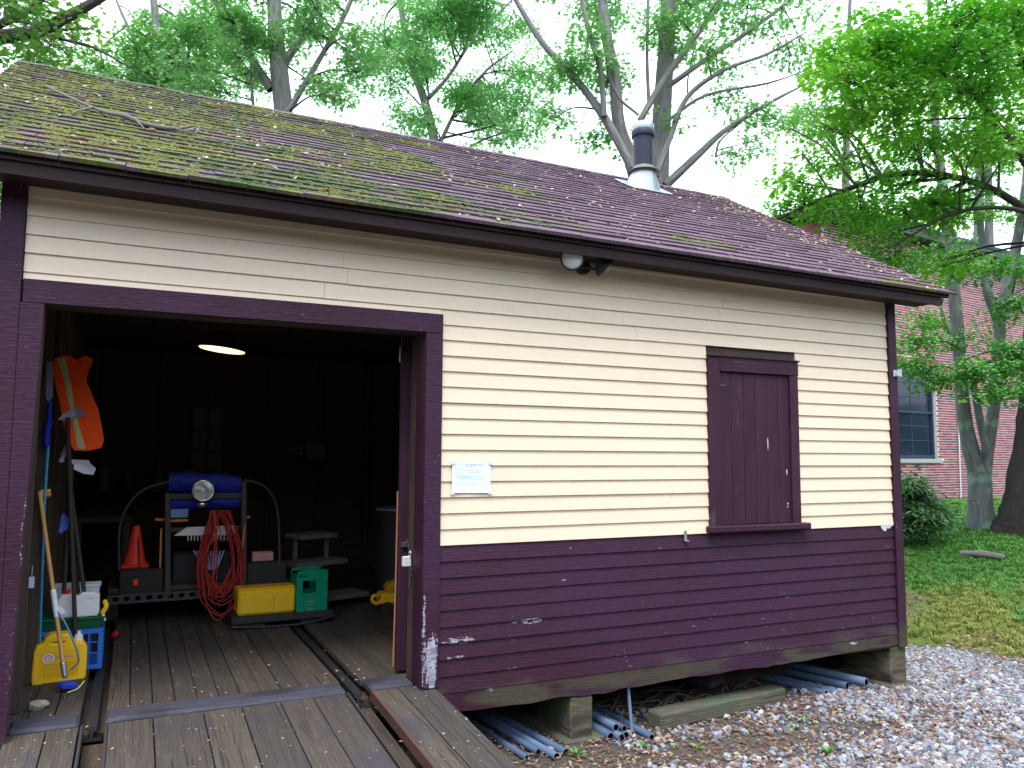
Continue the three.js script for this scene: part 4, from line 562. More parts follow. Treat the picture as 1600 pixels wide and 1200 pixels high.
{ // ride-on toy locomotive
  const o = thing('toy_locomotive', 'ride on toy locomotive with yellow hood and green cab', 'toy train'), z = -2.15, dark = std([0.025, 0.026, 0.034], 0.6); o.position.set(-0.58, 0, z); o.rotation.y = 0.03;
  mesh('frame', cb(0.83, 0.06, 0.3, 0.008, 'x', 0, 0.068, -0.13), dark, o); mesh('truck', cb(0.2, 0.045, 0.24, 0.006, 'x', -0.24, 0.028, -0.13), dark, o); mesh('truck', cb(0.2, 0.045, 0.24, 0.006, 'x', 0.24, 0.028, -0.13), dark, o);
  mesh('foot_rail', capd([V(-0.42, 0.03, 0.03), V(-0.2, 0.014, 0.05), V(0.2, 0.014, 0.05), V(0.42, 0.05, 0.03)], 0.01, 8, 5), dark, o);
  mesh('hood', cb(0.465, 0.2, 0.24, 0.016, 'x', -0.135, 0.2, -0.13), col.yellow, o); mesh('hood_top', cb(0.47, 0.03, 0.2, 0.012, 'x', -0.135, 0.305, -0.13), PW([0.75, 0.42, 0.015], 0.45), o);
  for (const [x, w] of [[-0.285, 0.13], [-0.14, 0.13], [-0.01, 0.055], [0.055, 0.055]]) mesh('hood_panel', cb(w, 0.13, 0.008, 0.003, 'x', x, 0.185, -0.008), PW([0.85, 0.55, 0.03], 0.5), o);
  const g = ext([[0, 0], [0.262, 0], [0.262, 0.335], [0.21, 0.345], [0.006, 0.335], [0, 0.3]], 0.012, [[[0.05, 0.15], [0.05, 0.255], [0.165, 0.255], [0.165, 0.15]], [[0.012, 0.285], [0.012, 0.312], [0.095, 0.316], [0.095, 0.288]]]); g.translate(0.103, 0.1, -0.012); mesh('cab_side', g, col.green, o); const g2 = g.clone().translate(0, 0, -0.24); mesh('cab_side', g2, col.green, o); mesh('cab_front', cb(0.012, 0.3, 0.226, 0.002, 'y', 0.11, 0.25, -0.127), col.green, o); mesh('cab_rear', cb(0.012, 0.33, 0.226, 0.002, 'y', 0.358, 0.265, -0.127), col.green, o);
  const lm = PW([0.28, 0.34, 0.06], 0.6); for (const [y, w] of [[0.195, 0.07], [0.165, 0.025], [0.135, 0.06]]) mesh('lettering', cb(w, 0.008, 0.0015, 0.0005, 'x', 0.225, y - 0.015, 0.001), lm, o);
}
{ // stepped grey boards, yellow machine, drum
  const o = thing('plank_stand', 'grey stepped plank stand behind the green cab', 'plank stand'); const z = -3.0; const a = onz(490, 838, z), b = onz(492, 878, z), c = onz(524, 926, z);
  mesh('step', xf(cb(0.4, 0.045, 0.3, 0.005, 'x'), a.x, a.y, z - 0.1, 0, 0.35, 0), greyWood, o); mesh('step', xf(cb(0.55, 0.045, 0.3, 0.005, 'x'), b.x, b.y, z, 0, 0.35, 0), greyWood, o); mesh('step', xf(cb(0.5, 0.045, 0.3, 0.005, 'x'), c.x, c.y, z + 0.12, 0, 0.35, 0), greyWood, o); for (const dx of [-0.15, 0.15]) mesh('leg', cb(0.04, a.y, 0.04, 0.004, 'y', a.x + dx, a.y / 2 - 0.012, z - 0.12), greyWood, o);
  const m = thing('yellow_machine', 'small yellow wheeled machine with a hook behind the sliding door', 'machine'), y = (u, v) => onz(u, v, -2.25); const p0 = y(597, 925), rub = std([0.02, 0.02, 0.02], 0.8);
  mesh('body', cb(0.3, 0.1, 0.2, 0.02, 'x', p0.x + 0.15, 0.13, -2.35), col.yellow, m); mesh('hood', xf(cb(0.2, 0.13, 0.16, 0.03, 'x'), p0.x + 0.16, 0.22, -2.35, 0, 0, 0.25), PW([0.5, 0.28, 0.02], 0.55), m); mesh('hook', tube([V(p0.x + 0.03, 0.12, -2.28), V(p0.x - 0.04, 0.1, -2.27), V(p0.x - 0.085, 0.13, -2.27), V(p0.x - 0.07, 0.17, -2.27), V(p0.x - 0.04, 0.165, -2.27)], [0.02, 0.018, 0.016, 0.014, 0.01], 8, 4), col.yellow, m); for (const [x, zz] of [[0.05, -2.25], [0.25, -2.25], [0.05, -2.45], [0.25, -2.45]]) mesh('wheel', new THREE.CylinderGeometry(0.055, 0.055, 0.04, 20).rotateX(Math.PI / 2).translate(p0.x + x, 0.056, zz), rub, m);
  const d = thing('steel_drum', 'dark steel drum standing in the shade behind the sliding door', 'drum'); mesh('body', new THREE.LatheGeometry([[0.0001, 0], [0.28, 0], [0.285, 0.02], [0.28, 0.03], [0.28, 0.28], [0.29, 0.295], [0.28, 0.31], [0.28, 0.57], [0.29, 0.585], [0.28, 0.6], [0.28, 0.86], [0.288, 0.875]].map(([r, yy]) => new THREE.Vector2(r, yy)), 32).translate(0.72, 0.003, -2.95), std([0.025, 0.026, 0.03], 0.6), d); mesh('lid', cyl(0.285, 0.285, 0.02, 0.72, 0.88, -2.95, 32), PW([0.2, 0.25, 0.42], 0.5), d);
}
{ // back wall: old window sash, shelf, sign board
  const w = grp('rear_window', shed), z = -5.05, a = onz(302, 636, z), b = onz(348, 738, z), f = 0.03, fm = std([0.03, 0.03, 0.032], 0.7), gm = std([0.05, 0.052, 0.056], 0.5);
  for (let i = 0; i < 2; i++) for (let j = 0; j < 3; j++) { const x0 = lerp(a.x, b.x, i / 2) + 0.012, x1 = lerp(a.x, b.x, (i + 1) / 2) - 0.012, y0 = lerp(b.y, a.y, j / 3) + 0.012, y1 = lerp(b.y, a.y, (j + 1) / 3) - 0.012; mesh('pane', cb(x1 - x0, y1 - y0, 0.006, 0.001, 'x', (x0 + x1) / 2, (y0 + y1) / 2, z), gm, w); }
  for (let i = 0; i <= 2; i++) mesh('stile', cb(0.024, a.y - b.y + 0.03, 0.03, 0.003, 'y', lerp(a.x, b.x, i / 2), (a.y + b.y) / 2, z + 0.004), fm, w); for (let j = 0; j <= 3; j++) mesh('rail', cb(b.x - a.x - 0.026, 0.024, 0.024, 0.003, 'x', (a.x + b.x) / 2, lerp(b.y, a.y, j / 3), z + 0.003), fm, w);
  const s = thing('sign_board', 'dim sign board with pale letters on the rear wall', 'sign'), c = onz(478, 706, z), cv = document.createElement('canvas'); cv.width = 256; cv.height = 128; const x = cv.getContext('2d'); x.fillStyle = '#161616'; x.fillRect(0, 0, 256, 128); x.fillStyle = '#8a8a8a'; x.font = 'bold 64px sans-serif'; x.fillText('TCI', 8, 78); x.fillStyle = '#6a6a6c'; x.fillRect(132, 8, 120, 104); const t = new THREE.CanvasTexture(cv); t.colorSpace = THREE.SRGBColorSpace; mesh('board', cb(0.5, 0.24, 0.02, 0.004, 'x', c.x, c.y, z - 0.01), fm, s); mesh('printed_face', new THREE.PlaneGeometry(0.48, 0.22).translate(c.x, c.y, z + 0.0015), new THREE.MeshStandardMaterial({ map: t, roughness: 0.7 }), s);
  const sh = thing('wall_shelf', 'long dark shelf along the rear wall holding cans', 'shelf'); mesh('board', cb(1.5, 0.03, 0.28, 0.004, 'x', -1.55, 1.02, -4.95), darkWood, sh); for (const xx of [-2.2, -0.9]) mesh('bracket', cb(0.03, 0.2, 0.2, 0.004, 'y', xx, 0.9, -5.0), darkWood, sh);
  const cm = [PW([0.16, 0.17, 0.19], 0.5), PW([0.1, 0.07, 0.05], 0.5), PW([0.09, 0.11, 0.1], 0.5), PW([0.2, 0.2, 0.21], 0.5)], labs = ['tall grey can on the rear shelf', 'squat brown can on the rear shelf', 'dark green can on the rear shelf', 'pale can at the end of the rear shelf']; [-2.05, -1.8, -1.5, -1.2].forEach((xx, i) => { const k = thing('storage_can', labs[i], 'can', 'cans on the rear shelf'), h = [0.24, 0.14, 0.18, 0.2][i]; mesh('body', cyl(0.06, 0.06, h, xx, 1.036, -4.95), cm[i], k); mesh('lid', cyl(0.063, 0.063, 0.012, xx, 1.036 + h, -4.95), cm[(i + 1) % 4], k); });
  const tb = thing('work_bench', 'dark work bench along the left inside wall', 'bench'); mesh('top', cb(0.5, 0.05, 1.6, 0.006, 'z', -2.0, 0.82, -4.2), darkWood, tb); for (const [xx, zz] of [[-2.2, -3.45], [-1.8, -3.45], [-2.2, -4.95], [-1.8, -4.95]]) mesh('leg', cb(0.07, 0.79, 0.07, 0.005, 'y', xx, 0.397, zz), darkWood, tb);
}
{ // padlock and chain on the jamb
  const o = thing('padlock', 'silver padlock with a dangling chain on the sliding door hasp', 'padlock'), x = -0.118, z = -0.2; mesh('body', cb(0.06, 0.066, 0.024, 0.005, 'y', x - 0.03, 0.742, z), std([0.74, 0.76, 0.78], 0.35, { metalness: 0.3 }), o); mesh('shackle', tube([V(x - 0.008, 0.77, z - 0.016), V(x - 0.008, 0.8, z - 0.016), V(x - 0.008, 0.812, z), V(x - 0.008, 0.8, z + 0.016), V(x - 0.008, 0.77, z + 0.016)], [0.0045], 8, 4), brightMetal, o);
  for (let i = 0; i < 7; i++) { const g = new THREE.TorusGeometry(0.011, 0.003, 6, 14).scale(0.7, 1.25, 1); if (i % 2) g.rotateY(Math.PI / 2); g.translate(x - 0.006 + 0.003 * (i % 2), 0.71 - i * 0.021, z + 0.008 * Math.sin(i)); mesh('chain_link', g, steel, o); } for (let i = 0; i < 4; i++) { const g = new THREE.TorusGeometry(0.011, 0.003, 6, 14).scale(0.7, 1.25, 1); if (i % 2) g.rotateY(Math.PI / 2); g.translate(x - 0.006, 0.822 + i * 0.012, z - 0.02 - i * 0.018); mesh('chain_link', g, steel, o); }
}

// ================================================================ on and under the shed
{ // paper notice
  const cv = document.createElement('canvas'); cv.width = 560; cv.height = 420; const x = cv.getContext('2d');
  x.fillStyle = '#dcecf2'; x.fillRect(0, 0, 560, 420); x.fillStyle = '#c9dde8'; x.fillRect(40, 30, 120, 130); x.fillRect(66, 180, 400, 62);
  x.strokeStyle = '#9fb2c4'; x.lineWidth = 3; x.strokeRect(40, 30, 120, 130); x.fillStyle = '#e3dbe6'; x.beginPath(); x.arc(102, 96, 44, 0, 7); x.fill(); x.fillStyle = '#8c93a8'; x.beginPath(); x.arc(102, 100, 9, 0, 7); x.fill();
  const q = rng(5), row = (x0, x1, y, h, c) => { x.fillStyle = c; for (let p = x0; p < x1;) { const w = 6 + q() * 26; x.fillRect(p, y, Math.min(w, x1 - p), h); p += w + 5 + q() * 6; } };
  row(190, 450, 34, 15, '#7f93b4'); row(200, 340, 62, 11, '#8da0ba'); row(196, 430, 112, 8, '#93a5b8'); row(240, 400, 138, 9, '#93a5b8');
  for (let i = 0; i < 4; i++) row(72, 260 + 60 * q(), 190 + i * 14, 5, '#9cb0c4'); for (let i = 0; i < 4; i++) row(66, 350, 278 + i * 15, 5, '#a0b2c2'); row(380, 500, 276, 6, '#94a6b8'); row(400, 510, 294, 6, '#94a6b8'); row(60, 470, 352, 5, '#9aadbf'); row(80, 210, 372, 5, '#9aadbf');
  const t = new THREE.CanvasTexture(cv); t.colorSpace = THREE.SRGBColorSpace;
  const o = thing('paper_notice', 'printed paper notice in a clear sleeve stapled to the cream siding', 'notice');
  const g = new THREE.PlaneGeometry(0.272, 0.2, 14, 8), p = g.attributes.position; for (let i = 0; i < p.count; i++) p.setZ(i, 0.0025 * Math.sin(p.getX(i) * 31 + p.getY(i) * 9) + (p.getY(i) < -0.08 ? 0.004 : 0));
  g.computeVertexNormals(); g.rotateZ(-0.012); g.translate(0.215, 1.286, 0.008); mesh('sheet', g, new THREE.MeshStandardMaterial({ map: t, roughness: 0.35, side: THREE.DoubleSide }), o);
  const tp = std([0.62, 0.66, 0.74], 0.35); for (const [a, b] of [[0.083, 1.383], [0.348, 1.382], [0.083, 1.19], [0.348, 1.188]]) mesh('tape', cb(0.028, 0.028, 0.0016, 0.0004, 'x', a, b, 0.0125), tp, o);
}
{ // twin floodlight under the eave
  const o = thing('floodlight', 'black twin floodlight under the eave with one pale lens showing', 'floodlight');
  mesh('junction_box', cyl(0.05, 0.05, 0.04, 0, 0, 0).rotateX(Math.PI / 2).translate(1.05, 2.76, 0.0), blackIron, o); mesh('arm', capd([V(1.05, 2.76, 0.04), V(1.0, 2.75, 0.06), V(0.95, 2.74, 0.09)], 0.012), blackIron, o); mesh('arm', capd([V(1.05, 2.76, 0.04), V(1.08, 2.75, 0.07), V(1.1, 2.74, 0.09)], 0.012), blackIron, o);
  const head = (x, y, z, dir, n) => { const g = new THREE.LatheGeometry([[0.0001, -0.06], [0.028, -0.06], [0.035, -0.02], [0.082, 0.045], [0.084, 0.062], [0.076, 0.062], [0.072, 0.052]].map(([a, b]) => new THREE.Vector2(a, b)), 26), qt = new THREE.Quaternion().setFromUnitVectors(V(0, 1, 0), dir.clone().normalize()); const m = mesh('lamp_head', g.applyQuaternion(qt).translate(x, y, z), blackIron, o); const l = new THREE.SphereGeometry(0.12, 24, 8, 0, 6.2832, 0, 0.64).translate(0, -0.043, 0).applyQuaternion(qt).translate(x, y, z); mesh('lens', l, phys([0.62, 0.68, 0.72], 0.22, { clearcoat: 1 }), m); };
  { const a = onz(893, 403, 0.14), b = onz(938, 409, 0.12); head(a.x, a.y, 0.14, V(-0.38, -0.3, 0.87)); head(b.x, b.y, 0.12, V(0.72, -0.68, 0.12)); }
}
{ // small fittings
  const o = thing('wall_clip', 'small bent metal clip on the maroon siding below the cream edge', 'clip'); mesh('plate', cb(0.026, 0.075, 0.004, 0.001, 'y', 1.925, 0.845, 0.008), zinc, o); mesh('hook', cb(0.026, 0.006, 0.03, 0.001, 'x', 1.925, 0.81, 0.024), zinc, o);
  const b = thing('corner_bracket', 'small pale metal bracket on the maroon corner board', 'bracket'); mesh('plate', cb(0.05, 0.055, 0.006, 0.002, 'y', 4.2, 2.16, 0.022), std([0.5, 0.56, 0.62], 0.4, { metalness: 0.4 }), b); mesh('wing', hexa([V(4.19, 2.14, 0.045), V(4.245, 2.13, 0.05), V(4.245, 2.13, 0.026), V(4.19, 2.14, 0.026)], [V(4.205, 2.19, 0.04), V(4.255, 2.2, 0.045), V(4.255, 2.2, 0.026), V(4.205, 2.19, 0.026)], 'y'), std([0.45, 0.52, 0.58], 0.4, { metalness: 0.4 }), b);
}
{ // fallen branch on the roof
  const o = thing('fallen_branch', 'bare grey forked branch lying on the mossy roof', 'branch'), m = std([0.13, 0.125, 0.12], 0.9);
  mesh('stem', tube([rp(-2.44, 2.0, 0.05), rp(-2.2, 1.66, 0.035), rp(-2.02, 1.4, 0.04), rp(-1.92, 1.32, 0.05), rp(-1.8, 1.27, 0.03), rp(-1.62, 1.3, 0.03), rp(-1.5, 1.37, 0.06)], [0.009, 0.01, 0.012, 0.018, 0.016, 0.014, 0.006], 7, 4, 0.25), m, o);
  mesh('twig', tube([rp(-2.12, 1.52, 0.04), rp(-2.2, 1.3, 0.03), rp(-2.22, 1.2, 0.03)], [0.01, 0.007, 0.004], 6, 3), m, o); mesh('twig', tube([rp(-1.85, 1.28, 0.04), rp(-1.8, 1.1, 0.03)], [0.008, 0.003], 6, 3), m, o); mesh('twig', tube([rp(-1.62, 1.3, 0.03), rp(-1.5, 1.24, 0.03), rp(-1.46, 1.4, 0.07)], [0.008, 0.006, 0.003], 6, 3), m, o);
}
{ // piers
  for (const [x, z, w, h, l, lab] of [[1.05, -0.27, 0.175, 0.225, 0.5, 'short mossy wooden pier block beside the bundle of pipes'], [4.15, -0.27, 0.19, 0.26, 0.5, 'mossy wooden pier block at the far end of the shed']]) {
    const o = thing('pier', lab, 'pier', 'wooden piers under the shed'), g0 = gh(x, -0.1); const top = x > 3 ? -0.162 : -0.2;
    mesh('block', cb(w, top - g0 - 0.02, l, 0.012, 'z', x, (top + g0 + 0.02) / 2, z + 0.01), pierWood, o); mesh('pad', cb(w + 0.14, 0.05, l + 0.1, 0.008, 'z', x, g0 + 0.005, z), timberWood, o);
    mesh('shim', cb(w - 0.04, 0.02, l - 0.1, 0.004, 'z', x, top + 0.01, z - 0.02), darkWood, o);
  }
  const pm = [phys([0.085, 0.14, 0.25], 0.5), phys([0.13, 0.19, 0.30], 0.5), std([0.08, 0.1, 0.15], 0.6)];
  const hollow = (a, b, r) => { const t = tube([a, a.clone().lerp(b, 0.5), b], [r], 12, 1), u = tube([b.clone().lerp(a, 0.15), b.clone().lerp(a, 0.08), b], [r * 0.8], 12, 1); u.index.array.reverse(); const d = b.clone().sub(a).normalize(), e = new THREE.RingGeometry(r * 0.8, r, 14); e.applyQuaternion(new THREE.Quaternion().setFromUnitVectors(V(0, 0, 1), d)); e.translate(b.x, b.y, b.z); return merge([t, u, e]); };
  const lay = (x0, z0, x1, z1, r, k, lab, gp, y0 = 0, y1 = 0) => single('conduit_pipe', hollow(V(x0, gh(x0, z0) + r + y0, z0), V(x1, gh(x1, z1) + r + y1, z1), r), pm[k], lab, 'pipe', gp);
  const A = 'grey blue conduit pipe under the shed beside the ramp', B = 'grey blue conduit pipe in the bundle beside the mossy pier', Cc = 'grey blue conduit pipe under the far end of the shed';
  for (const [a, b, c, d, r, k, y] of [[0.42, -1.6, 0.56, 0.14, 0.021, 0, 0], [0.5, -1.5, 0.66, 0.1, 0.021, 0, 0.01], [0.55, -1.6, 0.74, 0.2, 0.025, 1, 0], [0.62, -1.4, 0.83, 0.16, 0.025, 0, 0]]) lay(a, b, c, d, r, k, k === 1 ? 'pale grey blue conduit pipe among the pipes beside the ramp' : A, 'conduit pipes beside the ramp', y, y);
  for (const [a, b, c, d, r, k, y] of [[1.22, -1.6, 1.235, 0.06, 0.03, 0, 0], [1.27, -1.5, 1.295, 0.1, 0.028, 1, 0], [1.34, -1.5, 1.35, 0.07, 0.027, 0, 0], [1.24, -1.5, 1.29, 0.04, 0.026, 1, 0.052], [1.31, -1.4, 1.345, 0.06, 0.02, 2, 0.05], [1.5, -1.4, 1.5, 0.16, 0.023, 0, 0.0]]) lay(a, b, c, d, r, k, a > 1.4 ? 'single grey blue conduit pipe lying apart beside the upright rod' : k === 2 ? 'thin dark conduit pipe on top of the bundle beside the mossy pier' : y ? 'pale conduit pipe resting on top of the bundle beside the mossy pier' : 'grey blue conduit pipe at the bottom of the bundle beside the mossy pier', 'conduit pipes beside the pier', y, y);
  for (const [a, b, c, d, r, k, y] of [[2.98, -1.7, 3.38, -0.08, 0.026, 0, 0], [3.1, -1.8, 3.52, -0.06, 0.02, 1, 0], [3.2, -1.7, 3.64, -0.1, 0.03, 0, 0.02], [3.3, -1.9, 3.77, -0.02, 0.034, 1, 0.05], [3.4, -1.9, 3.86, 0.02, 0.022, 2, 0.0]]) lay(a, b, c, d, r, k, k === 2 ? 'thin dark conduit pipe next to the pier at the far end' : r > 0.033 ? 'fattest pale conduit pipe raised above the others at the far end' : r < 0.021 ? 'thin pale conduit pipe between thicker ones at the far end' : Cc, 'conduit pipes at the far end', y, y);
  const st = single('upright_rod', capd([V(1.46, -0.5, -0.02), V(1.452, -0.2, -0.05)], 0.012), pm[1], 'thin blue grey rod standing up under the shed edge', 'rod');
  const t1 = cb(1.32, 0.12, 0.15, 0.014, 'x'); { const p = t1.attributes.position; for (let i = 0; i < p.count; i++) p.setY(i, p.getY(i) + 0.012 * Math.sin(p.getX(i) * 9)); } t1.rotateY(0.11); t1.translate(2.3, gh(2.3, -0.05) + 0.055, -0.09); single('old_timber', t1, timberWood, 'rotting old timber lying on the gravel edge under the shed', 'timber');
  single('timber_block', xf(cb(0.2, 0.1, 0.2, 0.01, 'z'), 2.45, -0.33, -0.42, 0.05, 0.35, 0.04), sillWood, 'short grey wooden block resting behind the old timber', 'block');
  single('old_sill', cb(1.1, 0.12, 0.2, 0.01, 'x', 3.05, -0.44, -0.75), darkWood, 'dark board lying flat in the shade under the shed', 'board');
  const rot = []; const q = rng(61); for (let i = 0; i < 26; i++) { const x = rr(1.5, 2.9, q), z = rr(-0.9, -0.25, q), a = rr(-0.8, 0.8, q), l = rr(0.15, 0.4, q); rot.push(tube([V(x, gh(x, z) + 0.02, z), V(x + Math.cos(a) * l * 0.5, gh(x, z) + rr(0.03, 0.1, q), z + Math.sin(a) * l * 0.5), V(x + Math.cos(a) * l, gh(x, z) + 0.03, z + Math.sin(a) * l)], [rr(0.005, 0.012, q), 0.004], 5, 2)); }
  single('dead_twigs', merge(rot), std([0.12, 0.085, 0.06], 0.9), 'tangle of dead twigs in the dark under the shed', null, null, 'stuff');
}
// weeds in the gravel
{
  const wm = phys([0.09, 0.32, 0.03], 0.6, { transmission: 0.3, side: THREE.DoubleSide }), q = rng(71);
  const weed = (u, v, s, n, lab) => { const p = ony(u, v, -0.49); p.y = gh(p.x, p.z); const o = thing('weed', lab, 'weed', 'weeds in the gravel'), P = []; o.position.copy(p); for (let i = 0; i < n; i++) { const a = i * 2.4 + q(), el = rr(0.35, 1.2, q), l = s * rr(0.6, 1.1, q), d = V(Math.cos(a) * Math.cos(el), Math.sin(el), Math.sin(a) * Math.cos(el)), sd = V(-Math.sin(a), 0, Math.cos(a)).multiplyScalar(l * 0.22), b = d.clone().multiplyScalar(l * 0.15), m = d.clone().multiplyScalar(l * 0.6).add(V(0, l * 0.06, 0)), e = d.clone().multiplyScalar(l).add(V(0, -l * 0.12, 0)); P.push([b, m.clone().sub(sd), e], [b, e, m.clone().add(sd)]); } mesh('leaves', soup(P), wm, o); mesh('stem', tube([V(0, -0.005, 0), V(0, s * 0.35, 0)], [0.003, 0.002], 5, 1), wm, o); };
  weed(902, 1180, 0.09, 7, 'tiny bright green weed by the pier and leaf litter'); weed(1000, 1166, 0.07, 9, 'low round green weed in front of the pipe bundle'); weed(1088, 1168, 0.06, 10, 'small spreading weed in the gravel before the old timber'); weed(1258, 1128, 0.08, 5, 'upright thin weed in open gravel near the timber end'); weed(1292, 1176, 0.07, 16, 'flat sprawling weed tuft out in the open gravel'); weed(1240, 1138, 0.06, 9, 'low leafy weed next to the upright thin weed');
}
// ================================================================ brick building
{
  const bb = thing('brick_building', 'red brick building with a dark window behind the trees', 'building');
  const o0 = V(17.4, 0, -9.35), ang = 0.12, ux = V(Math.cos(ang), 0, -Math.sin(ang)), nz = V(Math.sin(ang), 0, Math.cos(ang));
  const P = (a, y, n = 0) => o0.clone().addScaledVector(ux, a).addScaledVector(nz, n).setY(y);
  const proj = (p) => { const q = p.clone().sub(EYE).applyQuaternion(CQ.clone().invert()); return [800 + FOC * q.x / -q.z, 600 - FOC * q.y / -q.z]; };
  const hit = (u, v) => { const d = ray(u, v), t = o0.clone().sub(EYE).dot(nz) / d.dot(nz), p = d.multiplyScalar(t).add(EYE); return [p.clone().sub(o0).dot(ux), p.y]; };
  const bl = hit(1404, 716), br = hit(1466, 717), tp = hit(1440, 572)[1], ev = hit(1510, 400)[1], bs = hit(1500, 783)[1];
  const slab = (a0, a1, y0, y1, n0, n1) => hexa([P(a0, y0, n1), P(a1, y0, n1), P(a1, y0, n0), P(a0, y0, n0)], [P(a0, y1, n1), P(a1, y1, n1), P(a1, y1, n0), P(a0, y1, n0)], 'x');
  const wl = bl[0] - 0.12, wr = br[0], wb = br[1], AL = hit(1285, 450)[0], AR = 9, mortar = std([0.6, 0.55, 0.55], 0.95), wall = grp('wall', bb);
  mesh('mortar', merge([slab(AL, wl, bs - 0.6, ev, -0.3, 0), slab(wr, AR, bs - 0.6, ev, -0.3, 0), slab(wl, wr, bs - 0.6, wb, -0.3, 0), slab(wl, wr, tp, ev, -0.3, 0)]), mortar, wall);
  mesh('foundation', slab(AL, AR, bs - 0.8, bs - 0.02, 0, 0.06), std([0.33, 0.34, 0.33], 0.9), bb);
  const bt = tex(128, 128, (u, v) => { const k = 0.75 + 0.5 * fbm(u * 12, v * 12, 4, 12, 12); return [k, k, k].map((t) => Math.min(1, t)); });
  const bcs = [[0.25, 0.07, 0.085], [0.30, 0.085, 0.095], [0.19, 0.055, 0.085], [0.33, 0.10, 0.10], [0.14, 0.05, 0.085]], bms = bcs.map((c) => { const m = new THREE.MeshStandardMaterial({ map: bt, roughness: 0.9 }); m.color.setRGB(...c); return m; });
  const q = rng(90), CH = 0.0677, BL = 0.213, list = [], rowN = Math.floor((ev - bs) / CH), sold = tp + 0.02;
  for (let r = 0; r < rowN; r++) { const y = bs + r * CH, offs = (r % 2) * BL / 2; for (let a = AL + offs; a < AR; a += BL) { const L = BL - 0.011, x0 = a, x1 = a + L, m = (x0 + x1) / 2; if (y + CH > wb - 0.11 && y < wb && x1 > wl - 0.1 && x0 < wr + 0.1) continue; if (y > wb - 0.02 && y < tp + 0.21 && x1 > wl - 0.01 && x0 < wr + 0.01) { if (m > wl && m < wr) continue; list.push(m < wl ? [x0, Math.min(x1, wl - 0.005), y] : [Math.max(x0, wr + 0.005), x1, y]); continue; } list.push([x0, x1, y]); } }
  const geoB = (L, H) => cb(L, H, 0.03, 0.004, 'x', 0, 0, 0, { us: 3, vs: 3 }), full = [0, 1, 2].map(() => geoB(BL - 0.011, CH - 0.020));
  const scored = list.map((b) => { const [u, v] = proj(P((b[0] + b[1]) / 2, b[2])); const s = u > 1404 && u < 1600 && v > 590 && v < 790 ? 1 : 0; const d = Math.hypot(u - 1470, v - 690); return { b, u, v, s: s * 1000 - d }; }).sort((i, j) => j.s - i.s);
  const fit = (b) => b[1] - b[0] > 0.012;
  scored.slice(0, 300).forEach(({ b }) => { if (!fit(b)) return; const L = b[1] - b[0], g = Math.abs(L - (BL - 0.011)) < 1e-4 ? full[Math.floor(q() * 3)] : geoB(L, CH - 0.020); const m = mesh('brick', g, bms[Math.floor(q() * 5)], wall); m.position.copy(P((b[0] + b[1]) / 2, b[2] + CH / 2, -0.006 + rr(-0.002, 0.002, q))); m.rotation.y = ang; });
  const rest = scored.slice(300).filter(({ b, u, v }) => fit(b) && u > 1100 && u < 1850 && v > 300); const bm = new THREE.MeshStandardMaterial({ map: bt, roughness: 0.9 }), im = new THREE.InstancedMesh(full[0], bm, rest.length), tm = new THREE.Matrix4(), col = new THREE.Color(), qy = new THREE.Quaternion().setFromAxisAngle(V(0, 1, 0), ang);
  rest.forEach(({ b }, i) => { tm.compose(P((b[0] + b[1]) / 2, b[2] + CH / 2, -0.006 + rr(-0.002, 0.002, q)), qy, V((b[1] - b[0]) / (BL - 0.011), 1, 1)); im.setMatrixAt(i, tm); const c = bcs[Math.floor(q() * 5)]; im.setColorAt(i, col.setRGB(...c)); }); im.name = 'brickwork'; im.userData.kind = 'stuff'; wall.add(im);
  for (let a = wl - 0.1; a < wr + 0.1; a += 0.068) { const m = mesh('soldier_brick', geoB(0.057, 0.2), bms[Math.floor(q() * 5)], wall); m.position.copy(P(a + 0.03, tp + 0.105, 0.0)); m.rotation.y = ang; }
  const w = grp('window', bb), fm = phys([0.025, 0.045, 0.09], 0.6, { specularIntensity: 0.5 }), gl = phys([0.012, 0.02, 0.045], 0.08, { specularIntensity: 0.5 });
  mesh('sill', slab(wl - 0.1, wr + 0.12, wb - 0.1, wb, -0.1, 0.05), std([0.34, 0.36, 0.36], 0.85), w);
  const f = 0.07; for (const [a, b, c, d] of [[wl, wl + f, wb + 0.002, tp], [wr - f, wr, wb + 0.002, tp], [wl + f, wr - f, wb + 0.002, wb + f + 0.03], [wl + f, wr - f, tp - f, tp], [wl + f, wr - f, (wb + tp) / 2 - 0.03, (wb + tp) / 2 + 0.03]]) mesh('frame', slab(a, b, c, d, -0.16, -0.08), fm, w);
  const nx = 2, ny = 6, a0 = wl + f, a1 = wr - f, y0 = wb + f + 0.03, y1 = tp - f; for (let i = 0; i < nx; i++) for (let j = 0; j < ny; j++) mesh('pane', slab(lerp(a0, a1, i / nx) + 0.01, lerp(a0, a1, (i + 1) / nx) - 0.01, lerp(y0, y1, j / ny) + 0.01, lerp(y0, y1, (j + 1) / ny) - 0.01, -0.135, -0.13), gl, w);
  for (let i = 1; i < nx; i++) mesh('muntin', slab(lerp(a0, a1, i / nx) - 0.012, lerp(a0, a1, i / nx) + 0.012, y0, y1, -0.138, -0.12), fm, w); for (let j = 1; j < ny; j++) mesh('muntin', slab(a0, a1, lerp(y0, y1, j / ny) - 0.012, lerp(y0, y1, j / ny) + 0.012, -0.14, -0.121), fm, w);
